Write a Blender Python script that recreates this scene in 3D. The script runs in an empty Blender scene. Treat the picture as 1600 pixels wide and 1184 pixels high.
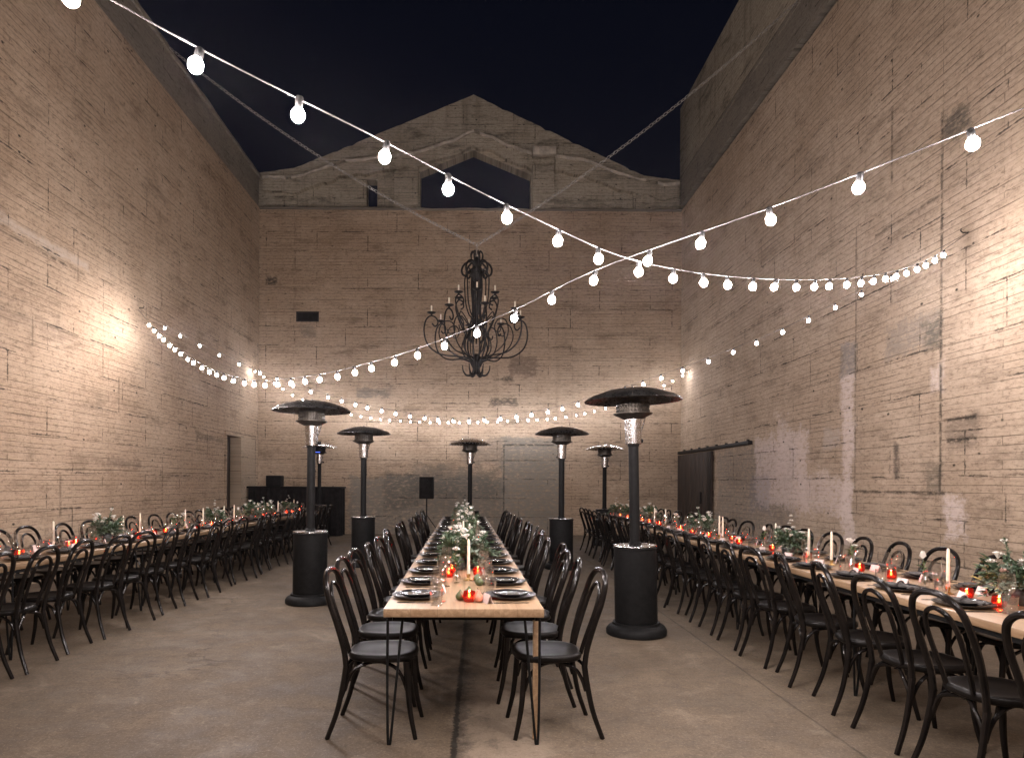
import bpy, bmesh, math, random
from mathutils import Vector, Matrix
random.seed(11)
R = math.radians
PI = math.pi
scene = bpy.context.scene
col = scene.collection

# ------------------------------------------------------------------ mesh helpers
class MB:
    """collects shapes and links them as ONE mesh object"""
    def __init__(self):
        self.v = []; self.f = []; self.s = []
    def add(self, vs, fs, smooth=False):
        o = len(self.v)
        self.v += [tuple(p) for p in vs]
        self.f += [tuple(i + o for i in q) for q in fs]
        self.s += [smooth] * len(fs)
        return self
    def box(self, x0, x1, y0, y1, z0, z1):
        vs = [(x, y, z) for z in (z0, z1) for y in (y0, y1) for x in (x0, x1)]
        return self.add(vs, [(0,2,3,1),(4,5,7,6),(0,1,5,4),(2,6,7,3),(0,4,6,2),(1,3,7,5)])
    def rbox(self, x0, x1, y0, y1, z0, z1, r=.004, seg=2):
        bm = bmesh.new()
        bmesh.ops.create_cube(bm, size=1)
        for v in bm.verts:
            v.co = ((x0+x1)/2 + v.co.x*(x1-x0), (y0+y1)/2 + v.co.y*(y1-y0), (z0+z1)/2 + v.co.z*(z1-z0))
        bmesh.ops.bevel(bm, geom=bm.edges[:], offset=r, segments=seg, profile=.5, affect='EDGES')
        bm.verts.index_update()
        self.add([v.co[:] for v in bm.verts], [[v.index for v in f.verts] for f in bm.faces])
        bm.free(); return self
    def tube(self, pts, r, seg=8, closed=False, flat=1.0):
        pts = [Vector(p) for p in pts]; n = len(pts)
        rs = r if isinstance(r, (list, tuple)) else [r]*n
        T = []
        for i in range(n):
            a = pts[(i-1) % n] if (closed or i > 0) else pts[i]
            b = pts[(i+1) % n] if (closed or i < n-1) else pts[i]
            d = (b-a); T.append(d.normalized() if d.length > 1e-9 else Vector((0,0,1)))
        up = Vector((0,0,1)) if abs(T[0].z) < .9 else Vector((1,0,0))
        u = (up - T[0]*up.dot(T[0])).normalized()
        vs = []
        for i in range(n):
            if i > 0:
                u = (u - T[i]*u.dot(T[i]))
                u = u.normalized() if u.length > 1e-6 else T[i].orthogonal().normalized()
            w = T[i].cross(u)
            for k in range(seg):
                a = 2*PI*k/seg
                vs.append(pts[i] + u*(math.cos(a)*rs[i]) + w*(math.sin(a)*rs[i]*flat))
        fs = []
        for i in range(n if closed else n-1):
            j = (i+1) % n
            for k in range(seg):
                l = (k+1) % seg
                fs.append((i*seg+k, i*seg+l, j*seg+l, j*seg+k))
        self.add(vs, fs, True)
        if not closed:
            o = len(self.v) - len(vs)
            self.f.append(tuple(o+k for k in reversed(range(seg)))); self.s.append(False)
            self.f.append(tuple(o+(n-1)*seg+k for k in range(seg))); self.s.append(False)
        return self
    def lathe(self, prof, seg=24, c=(0,0,0), wob=0):
        vs, fs = [], []
        n = len(prof)
        for i, (r, z) in enumerate(prof):
            for k in range(seg):
                a = 2*PI*k/seg
                rr = max(r, 1e-4) * (1 + (wob*math.sin(3*a+i) if wob else 0))
                vs.append((c[0]+rr*math.cos(a), c[1]+rr*math.sin(a), c[2]+z))
        for i in range(n-1):
            for k in range(seg):
                l = (k+1) % seg
                fs.append((i*seg+k, i*seg+l, (i+1)*seg+l, (i+1)*seg+k))
        return self.add(vs, fs, True)
    def ball(self, c, r, seg=10, rings=6, sz=1.0):
        return self.lathe([(r*math.sin(PI*i/rings), -r*sz*math.cos(PI*i/rings)) for i in range(rings+1)], seg, c)
    def prism(self, poly, y0, y1):
        """poly of (x, z) extruded along y"""
        n = len(poly)
        vs = [(x, y0, z) for x, z in poly] + [(x, y1, z) for x, z in poly]
        fs = [tuple(range(n)), tuple(reversed(range(n, 2*n)))]
        fs += [(i, n+i, n+(i+1) % n, (i+1) % n) for i in range(n)]
        return self.add(vs, fs)
    def band(self, top, drop, y0, y1):
        """a moulding that follows a polyline of (x, z) points; drop is its height"""
        vs = []
        n = len(top)
        for i, (x, z) in enumerate(top):
            d = drop[i] if isinstance(drop, list) else drop
            vs += [(x, y0, z), (x, y0, z-d), (x, y1, z-d), (x, y1, z)]
        fs = [(0,3,2,1)]
        for i in range(n-1):
            a, b = i*4, i*4+4
            for k in range(4):
                l = (k+1) % 4
                fs.append((a+k, a+l, b+l, b+k))
        e = (n-1)*4; fs.append((e, e+1, e+2, e+3))
        return self.add(vs, fs)
    def mesh(self, name, mat, angle=38):
        me = bpy.data.meshes.new(name)
        me.from_pydata(self.v, [], self.f)
        me.polygons.foreach_set('use_smooth', self.s)
        bm = bmesh.new(); bm.from_mesh(me)
        bmesh.ops.recalc_face_normals(bm, faces=bm.faces[:])
        bm.to_mesh(me); bm.free()
        if mat: me.materials.append(mat)
        me.set_sharp_from_angle(angle=R(angle))
        me.update(); return me
    def build(self, name, mat, parent=None, loc=(0,0,0), angle=38):
        return put(name, self.mesh(name, mat, angle), parent, loc)

def put(name, me, parent=None, loc=(0,0,0), rz=0):
    o = bpy.data.objects.new(name, me); col.objects.link(o)
    o.location = loc; o.rotation_euler = (0, 0, rz)
    if parent: o.parent = parent
    return o
def tag(o, label=None, cat=None, group=None, kind=None):
    if label: o['label'] = label
    if cat: o['category'] = cat
    if group: o['group'] = group
    if kind: o['kind'] = kind
    return o
def empty(name, loc=(0,0,0), rz=0):
    o = bpy.data.objects.new(name, None); col.objects.link(o)
    o.empty_display_size = .05
    o.location = loc; o.rotation_euler = (0, 0, rz); return o
KIDS = {}
def kids(o):
    if o.data is None or o.name not in KIDS: KIDS[o.name] = list(o.children)
    return KIDS[o.name]
def copy_tree(o, loc=None, rz=None, parent=None):
    c = o.copy(); col.objects.link(c)
    if parent: c.parent = parent
    if loc is not None: c.location = loc
    if rz is not None: c.rotation_euler = (0, 0, rz)
    for ch in kids(o): copy_tree(ch, parent=c)
    return c
class Kind:
    """first use places the object itself, later uses copy it with all its parts"""
    def __init__(self, make): self.make = make; self.o = None; self.n = 0
    def __call__(self, loc, rz=0, label=None, group=None):
        if self.o is None:
            self.o = self.make()
            o = self.o; o.location = loc; o.rotation_euler = (0, 0, rz)
        else: o = copy_tree(self.o, loc, rz)
        self.n += 1
        if label: o['label'] = label
        if group: o['group'] = group
        return o
def smooth(pts, n=6):
    """Catmull-Rom through the points"""
    P = [Vector(p) for p in pts]; out = []
    for i in range(len(P)-1):
        a = P[i-1] if i > 0 else P[i]*2 - P[i+1]
        b, c = P[i], P[i+1]
        d = P[i+2] if i+2 < len(P) else P[i+1]*2 - P[i]
        for k in range(n):
            t = k/n
            out.append(.5*((2*b) + (c-a)*t + (2*a-5*b+4*c-d)*t*t + (3*b-a-3*c+d)*t*t*t))
    out.append(P[-1]); return out
def interp(knots, x):
    """smooth curve through (x, y) knots"""
    if x <= knots[0][0]: return knots[0][1]
    for i in range(len(knots)-1):
        (x0, y0), (x1, y1) = knots[i], knots[i+1]
        if x <= x1:
            m0 = (y1-knots[i-1][1])/(x1-knots[i-1][0]) if i > 0 else (y1-y0)/(x1-x0)
            m1 = (knots[i+2][1]-y0)/(knots[i+2][0]-x0) if i+2 < len(knots) else (y1-y0)/(x1-x0)
            h = x1-x0; t = (x-x0)/h
            return ((2*t**3-3*t*t+1)*y0 + (t**3-2*t*t+t)*h*m0 + (-2*t**3+3*t*t)*y1 + (t**3-t*t)*h*m1)
    return knots[-1][1]
ORD = ('first second third fourth fifth sixth seventh eighth ninth tenth eleventh twelfth thirteenth fourteenth fifteenth sixteenth '
       'seventeenth eighteenth nineteenth twentieth twenty-first twenty-second twenty-third twenty-fourth twenty-fifth twenty-sixth '
       'twenty-seventh twenty-eighth twenty-ninth thirtieth').split()
def nth(i): return 'nearest the camera' if i == 0 else ORD[i] + ' from the camera'

# ------------------------------------------------------------------ node helpers
class NT:
    def __init__(self, name):
        self.m = bpy.data.materials.new(name); self.m.use_nodes = True
        self.t = self.m.node_tree; self.t.nodes.clear()
        self.out = self.t.nodes.new('ShaderNodeOutputMaterial')
    def node(self, typ, ins=None, **props):
        n = self.t.nodes.new(typ)
        for k, v in props.items(): setattr(n, k, v)
        for k, v in (ins or {}).items(): self.set(n.inputs[k], v)
        return n
    def set(self, sock, v):
        if isinstance(v, bpy.types.NodeSocket): self.t.links.new(v, sock)
        elif isinstance(v, (tuple, list)) and sock.type == 'RGBA' and len(v) == 3: sock.default_value = (*v, 1)
        else: sock.default_value = v
    def math(self, op, a, b=0.0, c=0.0, clamp=False):
        n = self.node('ShaderNodeMath', operation=op, use_clamp=clamp)
        for i, x in enumerate((a, b, c)): self.set(n.inputs[i], x)
        return n.outputs[0]
    def mix(self, fac, a, b, mode='MIX'):
        n = self.node('ShaderNodeMix', data_type='RGBA', blend_type=mode)
        self.set(n.inputs[0], fac); self.set(n.inputs[6], a); self.set(n.inputs[7], b)
        return n.outputs[2]
    def ramp(self, x, lo, hi, a=0.0, b=1.0):
        n = self.node('ShaderNodeMapRange', interpolation_type='SMOOTHSTEP')
        for k, v in zip((0,1,2,3,4), (x, lo, hi, a, b)): self.set(n.inputs[k], v)
        return n.outputs[0]
    def noise(self, vec, scale, detail=4, rough=.55, dist=0.0):
        n = self.node('ShaderNodeTexNoise', {'Scale': scale, 'Detail': detail, 'Roughness': rough, 'Distortion': dist})
        self.set(n.inputs['Vector'], vec); return n.outputs['Fac']
    def xyz(self, x, y, z=0.0):
        n = self.node('ShaderNodeCombineXYZ')
        for i, v in enumerate((x, y, z)): self.set(n.inputs[i], v)
        return n.outputs[0]
    def coords(self):
        tc = self.node('ShaderNodeTexCoord'); sp = self.node('ShaderNodeSeparateXYZ')
        self.t.links.new(tc.outputs['Object'], sp.inputs[0])
        return tc.outputs['Object'], sp.outputs[0], sp.outputs[1], sp.outputs[2]
    def bump(self, h, strength=.3, dist=.02):
        return self.node('ShaderNodeBump', {'Strength': strength, 'Distance': dist, 'Height': h}).outputs[0]
    def bsdf(self, color, rough=.5, metal=0.0, normal=None, **kw):
        n = self.node('ShaderNodeBsdfPrincipled')
        self.set(n.inputs['Base Color'], color); self.set(n.inputs['Roughness'], rough); self.set(n.inputs['Metallic'], metal)
        if normal is not None: self.set(n.inputs['Normal'], normal)
        for k, v in kw.items(): self.set(n.inputs[k.replace('_', ' ')], v)
        self.t.links.new(n.outputs[0], self.out.inputs[0]); return n
def worn(name, color, rough=.5, metal=0.0, var=.25, scale=9, bump=.08, **kw):
    """a painted, metal or fabric surface with uneven tone, uneven gloss and a faint relief"""
    n = NT(name); p, x, y, z = n.coords()
    a = n.noise(p, scale, 5, .6); b = n.noise(p, scale*6, 3, .6)
    dark = tuple(c*(1-var) for c in color); light = tuple(min(1, c*(1+var)) for c in color)
    c = n.mix(n.ramp(a, .3, .7), dark, light)
    rg = n.ramp(b, .25, .75, max(.02, rough*.75), min(1, rough*1.3))
    n.bsdf(c, rg, metal, n.bump(b, bump, .004), **kw)
    return n.m
def emit(name, color, strength):
    n = NT(name)
    e = n.node('ShaderNodeEmission', {'Color': (*color, 1), 'Strength': strength})
    n.t.links.new(e.outputs[0], n.out.inputs[0]); return n.m

def concrete(name, ax, tones, patches=(), lines=(), pock=1.0, seed=0.0, grime=.5, boards=1.0):
    """board-marked concrete. u runs along the wall (ax 0 or 1), v is height.
    patches: (u0, u1, v0, v1, colour, strength, ragged); lines: (u0, u1, v0, v1, strength)"""
    n = NT(name); p, x, y, z = n.coords()
    u = (x, y)[ax]; v = z
    uv = n.xyz(n.math('ADD', u, seed*7.3), v, seed)
    wob = n.math('ADD', n.math('MULTIPLY', n.math('SUBTRACT', n.noise(uv, .55, 2), .5), .05), n.math('MULTIPLY', n.math('SUBTRACT', n.noise(n.xyz(0.0, n.math('MULTIPLY', v, 4.2), seed+3), 1.0, 2), .5), .13))
    vv = n.math('ADD', v, wob)
    bv = n.xyz(n.math('ADD', u, 30+seed*3), n.math('ADD', vv, 10.0))
    br = n.node('ShaderNodeTexBrick', {'Vector': bv, 'Color1': (0,0,0,1), 'Color2': (1,1,1,1), 'Mortar': (.5,.5,.5,1), 'Scale': 1.0,
                'Mortar Size': .0072, 'Mortar Smooth': .6, 'Bias': 0.0, 'Brick Width': 2.6, 'Row Height': .088}, offset=.37, offset_frequency=3, squash=1.0)
    groove = br.outputs['Fac']; tone = n.node('ShaderNodeSeparateColor', {0: br.outputs['Color']}).outputs[0]
    big = n.noise(uv, .33, 6, .62); mid = n.noise(uv, 1.7, 6, .65); fine = n.noise(uv, 22, 5, .7)
    stre = n.noise(n.xyz(n.math('MULTIPLY', u, 2.2), n.math('MULTIPLY', v, 26.0), seed), 1.0, 5, .65)
    drip = n.noise(n.xyz(n.math('MULTIPLY', u, 3.4), n.math('MULTIPLY', v, .28), seed+4), 1.0, 5, .6)
    c = n.mix(n.ramp(big, .32, .68), tones[0], tones[1])
    c = n.mix(n.ramp(mid, .42, .74, 0, .75), c, tones[2])
    dirt = n.noise(n.xyz(n.math('MULTIPLY', u, .9), n.math('MULTIPLY', v, 2.4), seed+7), 1.0, 8, .72)
    c = n.mix(n.ramp(dirt, .50, .68, 0, .55*grime+.25), c, tones[3])
    c = n.mix(n.ramp(dirt, .44, .30, 0, .45), c, tuple(min(1, q*1.22) for q in tones[1]))
    c = n.mix(n.math('MULTIPLY', n.ramp(tone, 0, 1), .17), c, tones[1])
    c = n.mix(n.math('MULTIPLY', n.ramp(stre, .5, .78), .5), c, tones[3])
    c = n.mix(n.math('MULTIPLY', n.ramp(drip, .5, .75), .35*grime), c, tones[3])
    fleck = n.math('MULTIPLY', n.ramp(fine, .50, .74), .5)
    c = n.mix(fleck, c, tones[3])
    grit = n.noise(n.xyz(n.math('MULTIPLY', u, 9), n.math('MULTIPLY', v, 24), seed+11), 1.0, 8, .8)
    c = n.mix(n.ramp(grit, .5, .64, 0, .62), c, tones[3]); c = n.mix(n.ramp(grit, .46, .32, 0, .4), c, tuple(min(1, q*1.25) for q in tones[1]))
    # groove strength varies from board to board and along each one
    gm = n.ramp(n.noise(n.xyz(n.math('MULTIPLY', u, .8), n.math('MULTIPLY', v, 6.0), seed+9), 1.0, 5, .7), .36, .62, .12, 1.0)
    g = n.math('MULTIPLY', groove, gm)
    gc = n.math('MULTIPLY', g, 0.6*boards, clamp=True)
    c = n.mix(gc, c, tuple(t*.45 for t in tones[3]))
    # broken cold joints between the pours
    b2 = n.node('ShaderNodeTexBrick', {'Vector': n.xyz(n.math('ADD', n.math('ADD', u, n.math('MULTIPLY', fine, .04)), 41.3+seed), n.math('ADD', n.math('ADD', v, n.math('MULTIPLY', mid, .06)), 20.15)), 'Scale': 1.0,
                'Mortar Size': .034, 'Mortar Smooth': 1.0, 'Brick Width': 1.42, 'Row Height': .53}, offset=.43, offset_frequency=2)
    brk = n.ramp(n.noise(n.xyz(n.math('MULTIPLY', u, 1.1), n.math('MULTIPLY', v, 1.5), seed+2), 1.0, 6, .7), .45, .58)
    jr = n.noise(n.xyz(n.math('MULTIPLY', u, 6), n.math('MULTIPLY', v, 11), seed+6), 1.0, 6, .75)
    j = n.math('MULTIPLY', n.ramp(n.math('ADD', b2.outputs['Fac'], n.math('MULTIPLY', n.math('SUBTRACT', jr, .5), 2.2)), .72, 1.0), brk)
    # honeycombed pocks, drawn out along the boards
    pk = n.noise(n.xyz(n.math('MULTIPLY', u, 3.0), n.math('MULTIPLY', v, 9.0), seed+5), 1.0, 6, .72)
    pm = n.math('MULTIPLY', n.ramp(pk, .64, .71), .8*pock)
    vo = n.node('ShaderNodeTexVoronoi', {'Vector': n.xyz(u, n.math('MULTIPLY', v, 1.6), seed), 'Scale': 2.2, 'Randomness': 1.0})
    hole = n.math('MULTIPLY', n.ramp(n.math('ADD', vo.outputs['Distance'], n.math('MULTIPLY', fine, .10)), .085, .13, 1.0, 0.0), .9*pock)
    dk = n.math('MAXIMUM', n.math('MAXIMUM', n.math('MULTIPLY', j, .85), pm), hole)
    rag = n.noise(uv, 2.4, 8, .74); ragf = n.noise(n.xyz(n.math('MULTIPLY', u, 7), n.math('MULTIPLY', v, 15), seed), 1.0, 5, .7)
    def rect(u0, u1, v0, v1, r):
        r = r*1.7
        du = n.math('SUBTRACT', n.math('ABSOLUTE', n.math('SUBTRACT', u, (u0+u1)/2)), (u1-u0)/2)
        dv = n.math('SUBTRACT', n.math('ABSOLUTE', n.math('SUBTRACT', v, (v0+v1)/2)), (v1-v0)/2)
        d = n.math('MAXIMUM', du, dv)
        w = n.math('MULTIPLY', n.math('SUBTRACT', n.math('ADD', rag, n.math('MULTIPLY', ragf, .6)), .8), r)
        return n.ramp(n.math('ADD', d, w), -.02-r*.06, .02+r*.06, 1.0, 0.0)
    for (u0, u1, v0, v1, pc, st, r) in patches:
        k = n.math('MULTIPLY', rect(u0, u1, v0, v1, r), n.ramp(ragf, .32, .56, .2, 1.0))
        c = n.mix(n.math('MULTIPLY', k, st), c, pc)
    for (u0, u1, v0, v1, st) in lines:
        k = n.math('MULTIPLY', n.math('MULTIPLY', rect(u0, u1, v0, v1, .04), n.ramp(ragf, .38, .54, .1, 1.0)), st)
        dk = n.math('MAXIMUM', dk, k)
    c = n.mix(dk, c, (.018, .015, .012))
    h = n.math('SUBTRACT', n.math('ADD', n.math('MULTIPLY', tone, .25), n.math('ADD', n.math('MULTIPLY', fine, .45), n.math('MULTIPLY', stre, .35))),
               n.math('ADD', n.math('MULTIPLY', g, 1.1), n.math('MULTIPLY', dk, 1.4)))
    n.bsdf(c, n.ramp(fine, .2, .8, .8, .98), 0.0, n.bump(h, .55, .012), Specular_IOR_Level=.25)
    return n.m

# ------------------------------------------------------------------ materials
TAN = ((.33,.238,.160), (.47,.362,.262), (.40,.290,.202), (.10,.070,.045))
GREY = ((.33,.29,.225), (.46,.41,.325), (.38,.335,.26), (.10,.088,.066))
WX0, WX1, WY, WZ = -6.18, 5.64, 18.8, 9.1        # the courtyard: left and right wall, back wall, top of the tan wall
m_left = concrete('board_concrete_left', 1, TAN, seed=1.0, patches=[
        (8.0, 10.6, 4.74, 4.86, (.46,.40,.34), .55, .2), (8.0,10.2,3.5,3.75,(.2,.15,.11),.4,.5),
        (16.45,18.55,.02,2.62,(.33,.27,.20),.6,.05), (14.7,16.2,2.35,2.5,(.1,.08,.06),.7,.3), (11.2,12.3,1.68,1.8,(.12,.09,.07),.6,.25)],
        lines=[(8.0,10.5,4.635,4.66,.75), (8.2,9.9,3.84,3.86,.55), (9.275,9.3,3.3,3.72,.65), (10.32,10.345,4.5,4.95,.65), (16.33,16.37,0,2.72,.6), (16.37,18.6,2.66,2.7,.6), (18.56,18.6,0,2.7,.7),
               (9.9,9.95,.9,1.5,.5), (13.1,13.14,.95,1.9,.5), (11.5,11.54,2.6,3.2,.55)])
PINK = (.62,.52,.47)
TANR = ((.36,.27,.19), (.50,.395,.295), (.43,.328,.238), (.115,.083,.056))
m_right = concrete('board_concrete_right', 1, TANR, seed=2.0, patches=[
        (12.0,15.9,.1,2.25,(.17,.16,.145),.55,.9), (11.5,13.7,1.0,2.35,PINK,.8,.6), (10.12,10.45,.5,3.6,PINK,.75,.38), (12.3,12.75,1.6,2.7,PINK,.6,.6), (10.05,10.5,3.15,3.6,(.13,.12,.10),.75,.3),
        (7.75,8.15,.78,1.3,PINK,.8,.5), (10.2,11.9,.95,1.6,PINK,.6,.6), (8.25,9.3,3.2,3.6,(.2,.18,.155),.55,.4), (8.22,8.52,3.1,3.5,(.1,.09,.07),.7,.35),
        (8.22,8.4,2.6,2.9,PINK,.55,.3), (7.6,8.1,1.9,2.28,(.06,.05,.04),.45,.3), (7.75,8.2,5.55,5.95,(.06,.055,.045),.8,.35), (9.03,9.12,1.5,2.0,(.06,.05,.04),.8,.15),
        (10.5,11.0,2.0,2.35,(.42,.36,.31),.6,.2), (8.2,8.5,1.34,1.75,(.09,.08,.06),.6,.35), (13.0,14.0,.9,1.6,(.15,.16,.2),.35,.4)],
        lines=[(8.2,8.235,1.33,6.0,.85), (8.12,10.1,1.325,1.36,.85), (10.06,10.095,1.33,5.3,.6), (7.62,8.1,1.95,2.0,.9), (7.62,8.1,2.2,2.25,.9), (8.2,9.6,4.98,5.02,.7), (9.2,9.24,5.6,6.6,.7), (7.6,8.2,5.0,5.03,.5)])
m_back = concrete('board_concrete_back', 0, TAN, seed=3.0, pock=.7, patches=[
        (-3.6,.72,-.1,1.62,(.17,.155,.13),.9,.45), (.62,2.4,-.1,2.7,(.20,.185,.155),.9,.3), (-1.9,.6,1.0,1.9,(.12,.11,.09),.7,.8), (.85,1.6,4.45,5.0,(.16,.115,.085),.8,.22), (.45,.95,4.28,4.42,(.05,.045,.035),.8,.25),
        (.3,1.05,3.62,3.82,(.06,.052,.042),.8,.3), (-3.45,-2.5,3.78,4.08,(.13,.115,.095),.75,.4), (-5.96,-5.68,6.92,7.17,(.03,.027,.022),.85,.22),
        (-2.65,-1.6,.7,1.7,(.09,.08,.065),.55,.6), (3.3,4.2,1.9,2.4,(.13,.11,.09),.5,.5), (-.5,.7,2.0,2.7,(.16,.14,.115),.5,.5), (-5.0,-4.6,5.5,5.85,(.13,.12,.10),.5,.3)],
        lines=[(.68,.72,0,2.52,.8), (.7,2.1,2.49,2.53,.8), (-3.6,1.9,3.46,3.49,.4), (2.0,4.4,5.6,5.63,.3), (-3.6,-1.0,1.64,1.67,.5)])
m_gable = concrete('weathered_gable_concrete', 0, GREY, seed=4.0, pock=1.1, grime=1.2)
m_upper = concrete('weathered_upper_concrete', 1, GREY, seed=5.0, pock=.8, grime=1.2)
m_cap = concrete('coping_concrete', 1, ((.17,.15,.125),(.24,.215,.175),(.20,.175,.145),(.06,.052,.042)), seed=6.0, boards=.4)
m_plaster = worn('eroded_pale_plaster', (.48,.43,.36), .9, var=.3, scale=5, bump=.5)
def lacquer():
    n = NT('black_lacquered_wood'); p, x, y, z = n.coords(); a = n.noise(p, 11, 4, .6)
    n.bsdf(n.mix(n.ramp(a, .35, .7), (.004,.0034,.0032), (.008,.0062,.0054)), n.ramp(a, .3, .8, .20, .26), 0, Specular_IOR_Level=.24); return n.m
m_black = lacquer()
def seat_mat():
    n = NT('worn_black_seat_lacquer'); p, x, y, z = n.coords(); a = n.noise(p, 6, 3, .5)
    n.bsdf(n.mix(n.ramp(a, .35, .7), (.004,.0034,.003), (.008,.0065,.0056)), n.ramp(a, .3, .7, .34, .44), 0, Specular_IOR_Level=.15); return n.m
m_seat = seat_mat()
m_powder = worn('black_powder_coat', (.007,.007,.007), .55, var=.3, scale=20, bump=.06, Specular_IOR_Level=.12)
m_iron = worn('wrought_iron', (.009,.008,.0075), .5, var=.4, scale=25, bump=.25, Specular_IOR_Level=.25)
m_steel = worn('brushed_steel', (.36,.35,.34), .24, 1.0, var=.25, scale=12, bump=.03)
m_dome = worn('bronze_dark_dome', (.13,.125,.118), .3, .95, var=.35, scale=6, bump=.03)
m_chain = worn('dull_galvanised_chain', (.30,.29,.27), .5, .3, var=.3, scale=40)
m_burner = worn('sooty_burner_mesh', (.05,.043,.035), .5, .7, var=.5, scale=18, bump=.1)
m_alu = worn('bare_aluminium_dome', (.62,.61,.60), .24, 1.0, var=.1, scale=6, bump=.03)
m_plate = worn('black_stoneware', (.010,.010,.011), .3, var=.4, scale=16, bump=.04)
m_plate2 = worn('black_glazed_plate', (.012,.012,.013), .16, var=.3, scale=16, bump=.02)
m_cutlery = worn('black_cutlery_metal', (.03,.028,.027), .28, .9, var=.3, scale=30, bump=.03)
m_napkin = worn('grey_linen', (.055,.05,.047), .9, var=.3, scale=40, bump=.4)
m_card = worn('blush_card', (.62,.50,.46), .75, var=.1, scale=30, bump=.08)
m_wax = worn('ivory_wax', (.74,.66,.53), .5, var=.06, scale=12, bump=.05, Subsurface_Weight=.15)
m_brass = worn('aged_brass', (.52,.36,.16), .32, 1.0, var=.2, scale=20, bump=.05)
m_drape = worn('black_stage_drape', (.012,.011,.011), .9, var=.4, scale=7, bump=.3, Specular_IOR_Level=.1)
m_cable = worn('rubber_cable', (.055,.05,.047), .6, var=.2, scale=20)
m_socket = worn('bulb_socket_plastic', (.02,.02,.02), .4, var=.2, scale=40)
m_vase = worn('dark_ceramic_vase', (.045,.05,.045), .35, var=.3, scale=16)
m_stem = worn('plant_stem', (.06,.10,.035), .6, var=.3, scale=30)
m_pear = worn('blush_pear_skin', (.50,.17,.10), .4, var=.35, scale=18)
m_fig = worn('green_fruit_skin', (.07,.085,.03), .45, var=.4, scale=18)
m_door = None
def wood_top():
    n = NT('pale_oak_planks'); p, x, y, z = n.coords()
    st = n.xyz(n.math('MULTIPLY', x, 34), n.math('MULTIPLY', y, 1.6), n.math('MULTIPLY', z, 34))
    g = n.noise(st, 1.0, 6, .65, .6); big = n.noise(n.xyz(n.math('MULTIPLY', x, 5), n.math('MULTIPLY', y, .5)), 1.0, 3)
    br = n.node('ShaderNodeTexBrick', {'Vector': n.xyz(n.math('ADD', y, 7.0), n.math('ADD', x, .57)), 'Color1': (0,0,0,1), 'Color2': (1,1,1,1), 'Scale': 1.0, 'Mortar Size': .0012, 'Mortar Smooth': .2,
                'Brick Width': 2.5, 'Row Height': .143}, offset=.0, offset_frequency=2)
    t = n.node('ShaderNodeSeparateColor', {0: br.outputs['Color']}).outputs[0]
    c = n.mix(n.ramp(g, .3, .72), (.19,.12,.065), (.34,.235,.14))
    c = n.mix(n.math('MULTIPLY', t, .3), c, (.22,.125,.062))
    c = n.mix(n.math('MULTIPLY', n.ramp(big, .5, .7), .3), c, (.15,.082,.038))
    c = n.mix(n.math('MULTIPLY', br.outputs['Fac'], .6), c, (.10,.06,.03))
    n.bsdf(c, n.ramp(g, .2, .8, .34, .52), 0, n.bump(n.math('SUBTRACT', g, n.math('MULTIPLY', br.outputs['Fac'], 2)), .15, .002))
    return n.m
m_wood = wood_top()
def door_wood():
    n = NT('dark_rusted_door_boards'); p, x, y, z = n.coords()
    s = n.noise(n.xyz(n.math('MULTIPLY', y, 9), n.math('MULTIPLY', z, .9), 0.0), 1.0, 6, .65)
    k = n.noise(p, 2.5, 6, .65)
    c = n.mix(n.ramp(s, .3, .7), (.012,.0075,.005), (.038,.023,.014)); c = n.mix(n.ramp(k, .5, .7, 0, .7), c, (.018,.011,.007))
    n.bsdf(c, .7, 0, n.bump(s, .4, .01)); return n.m
m_door = door_wood()
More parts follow.
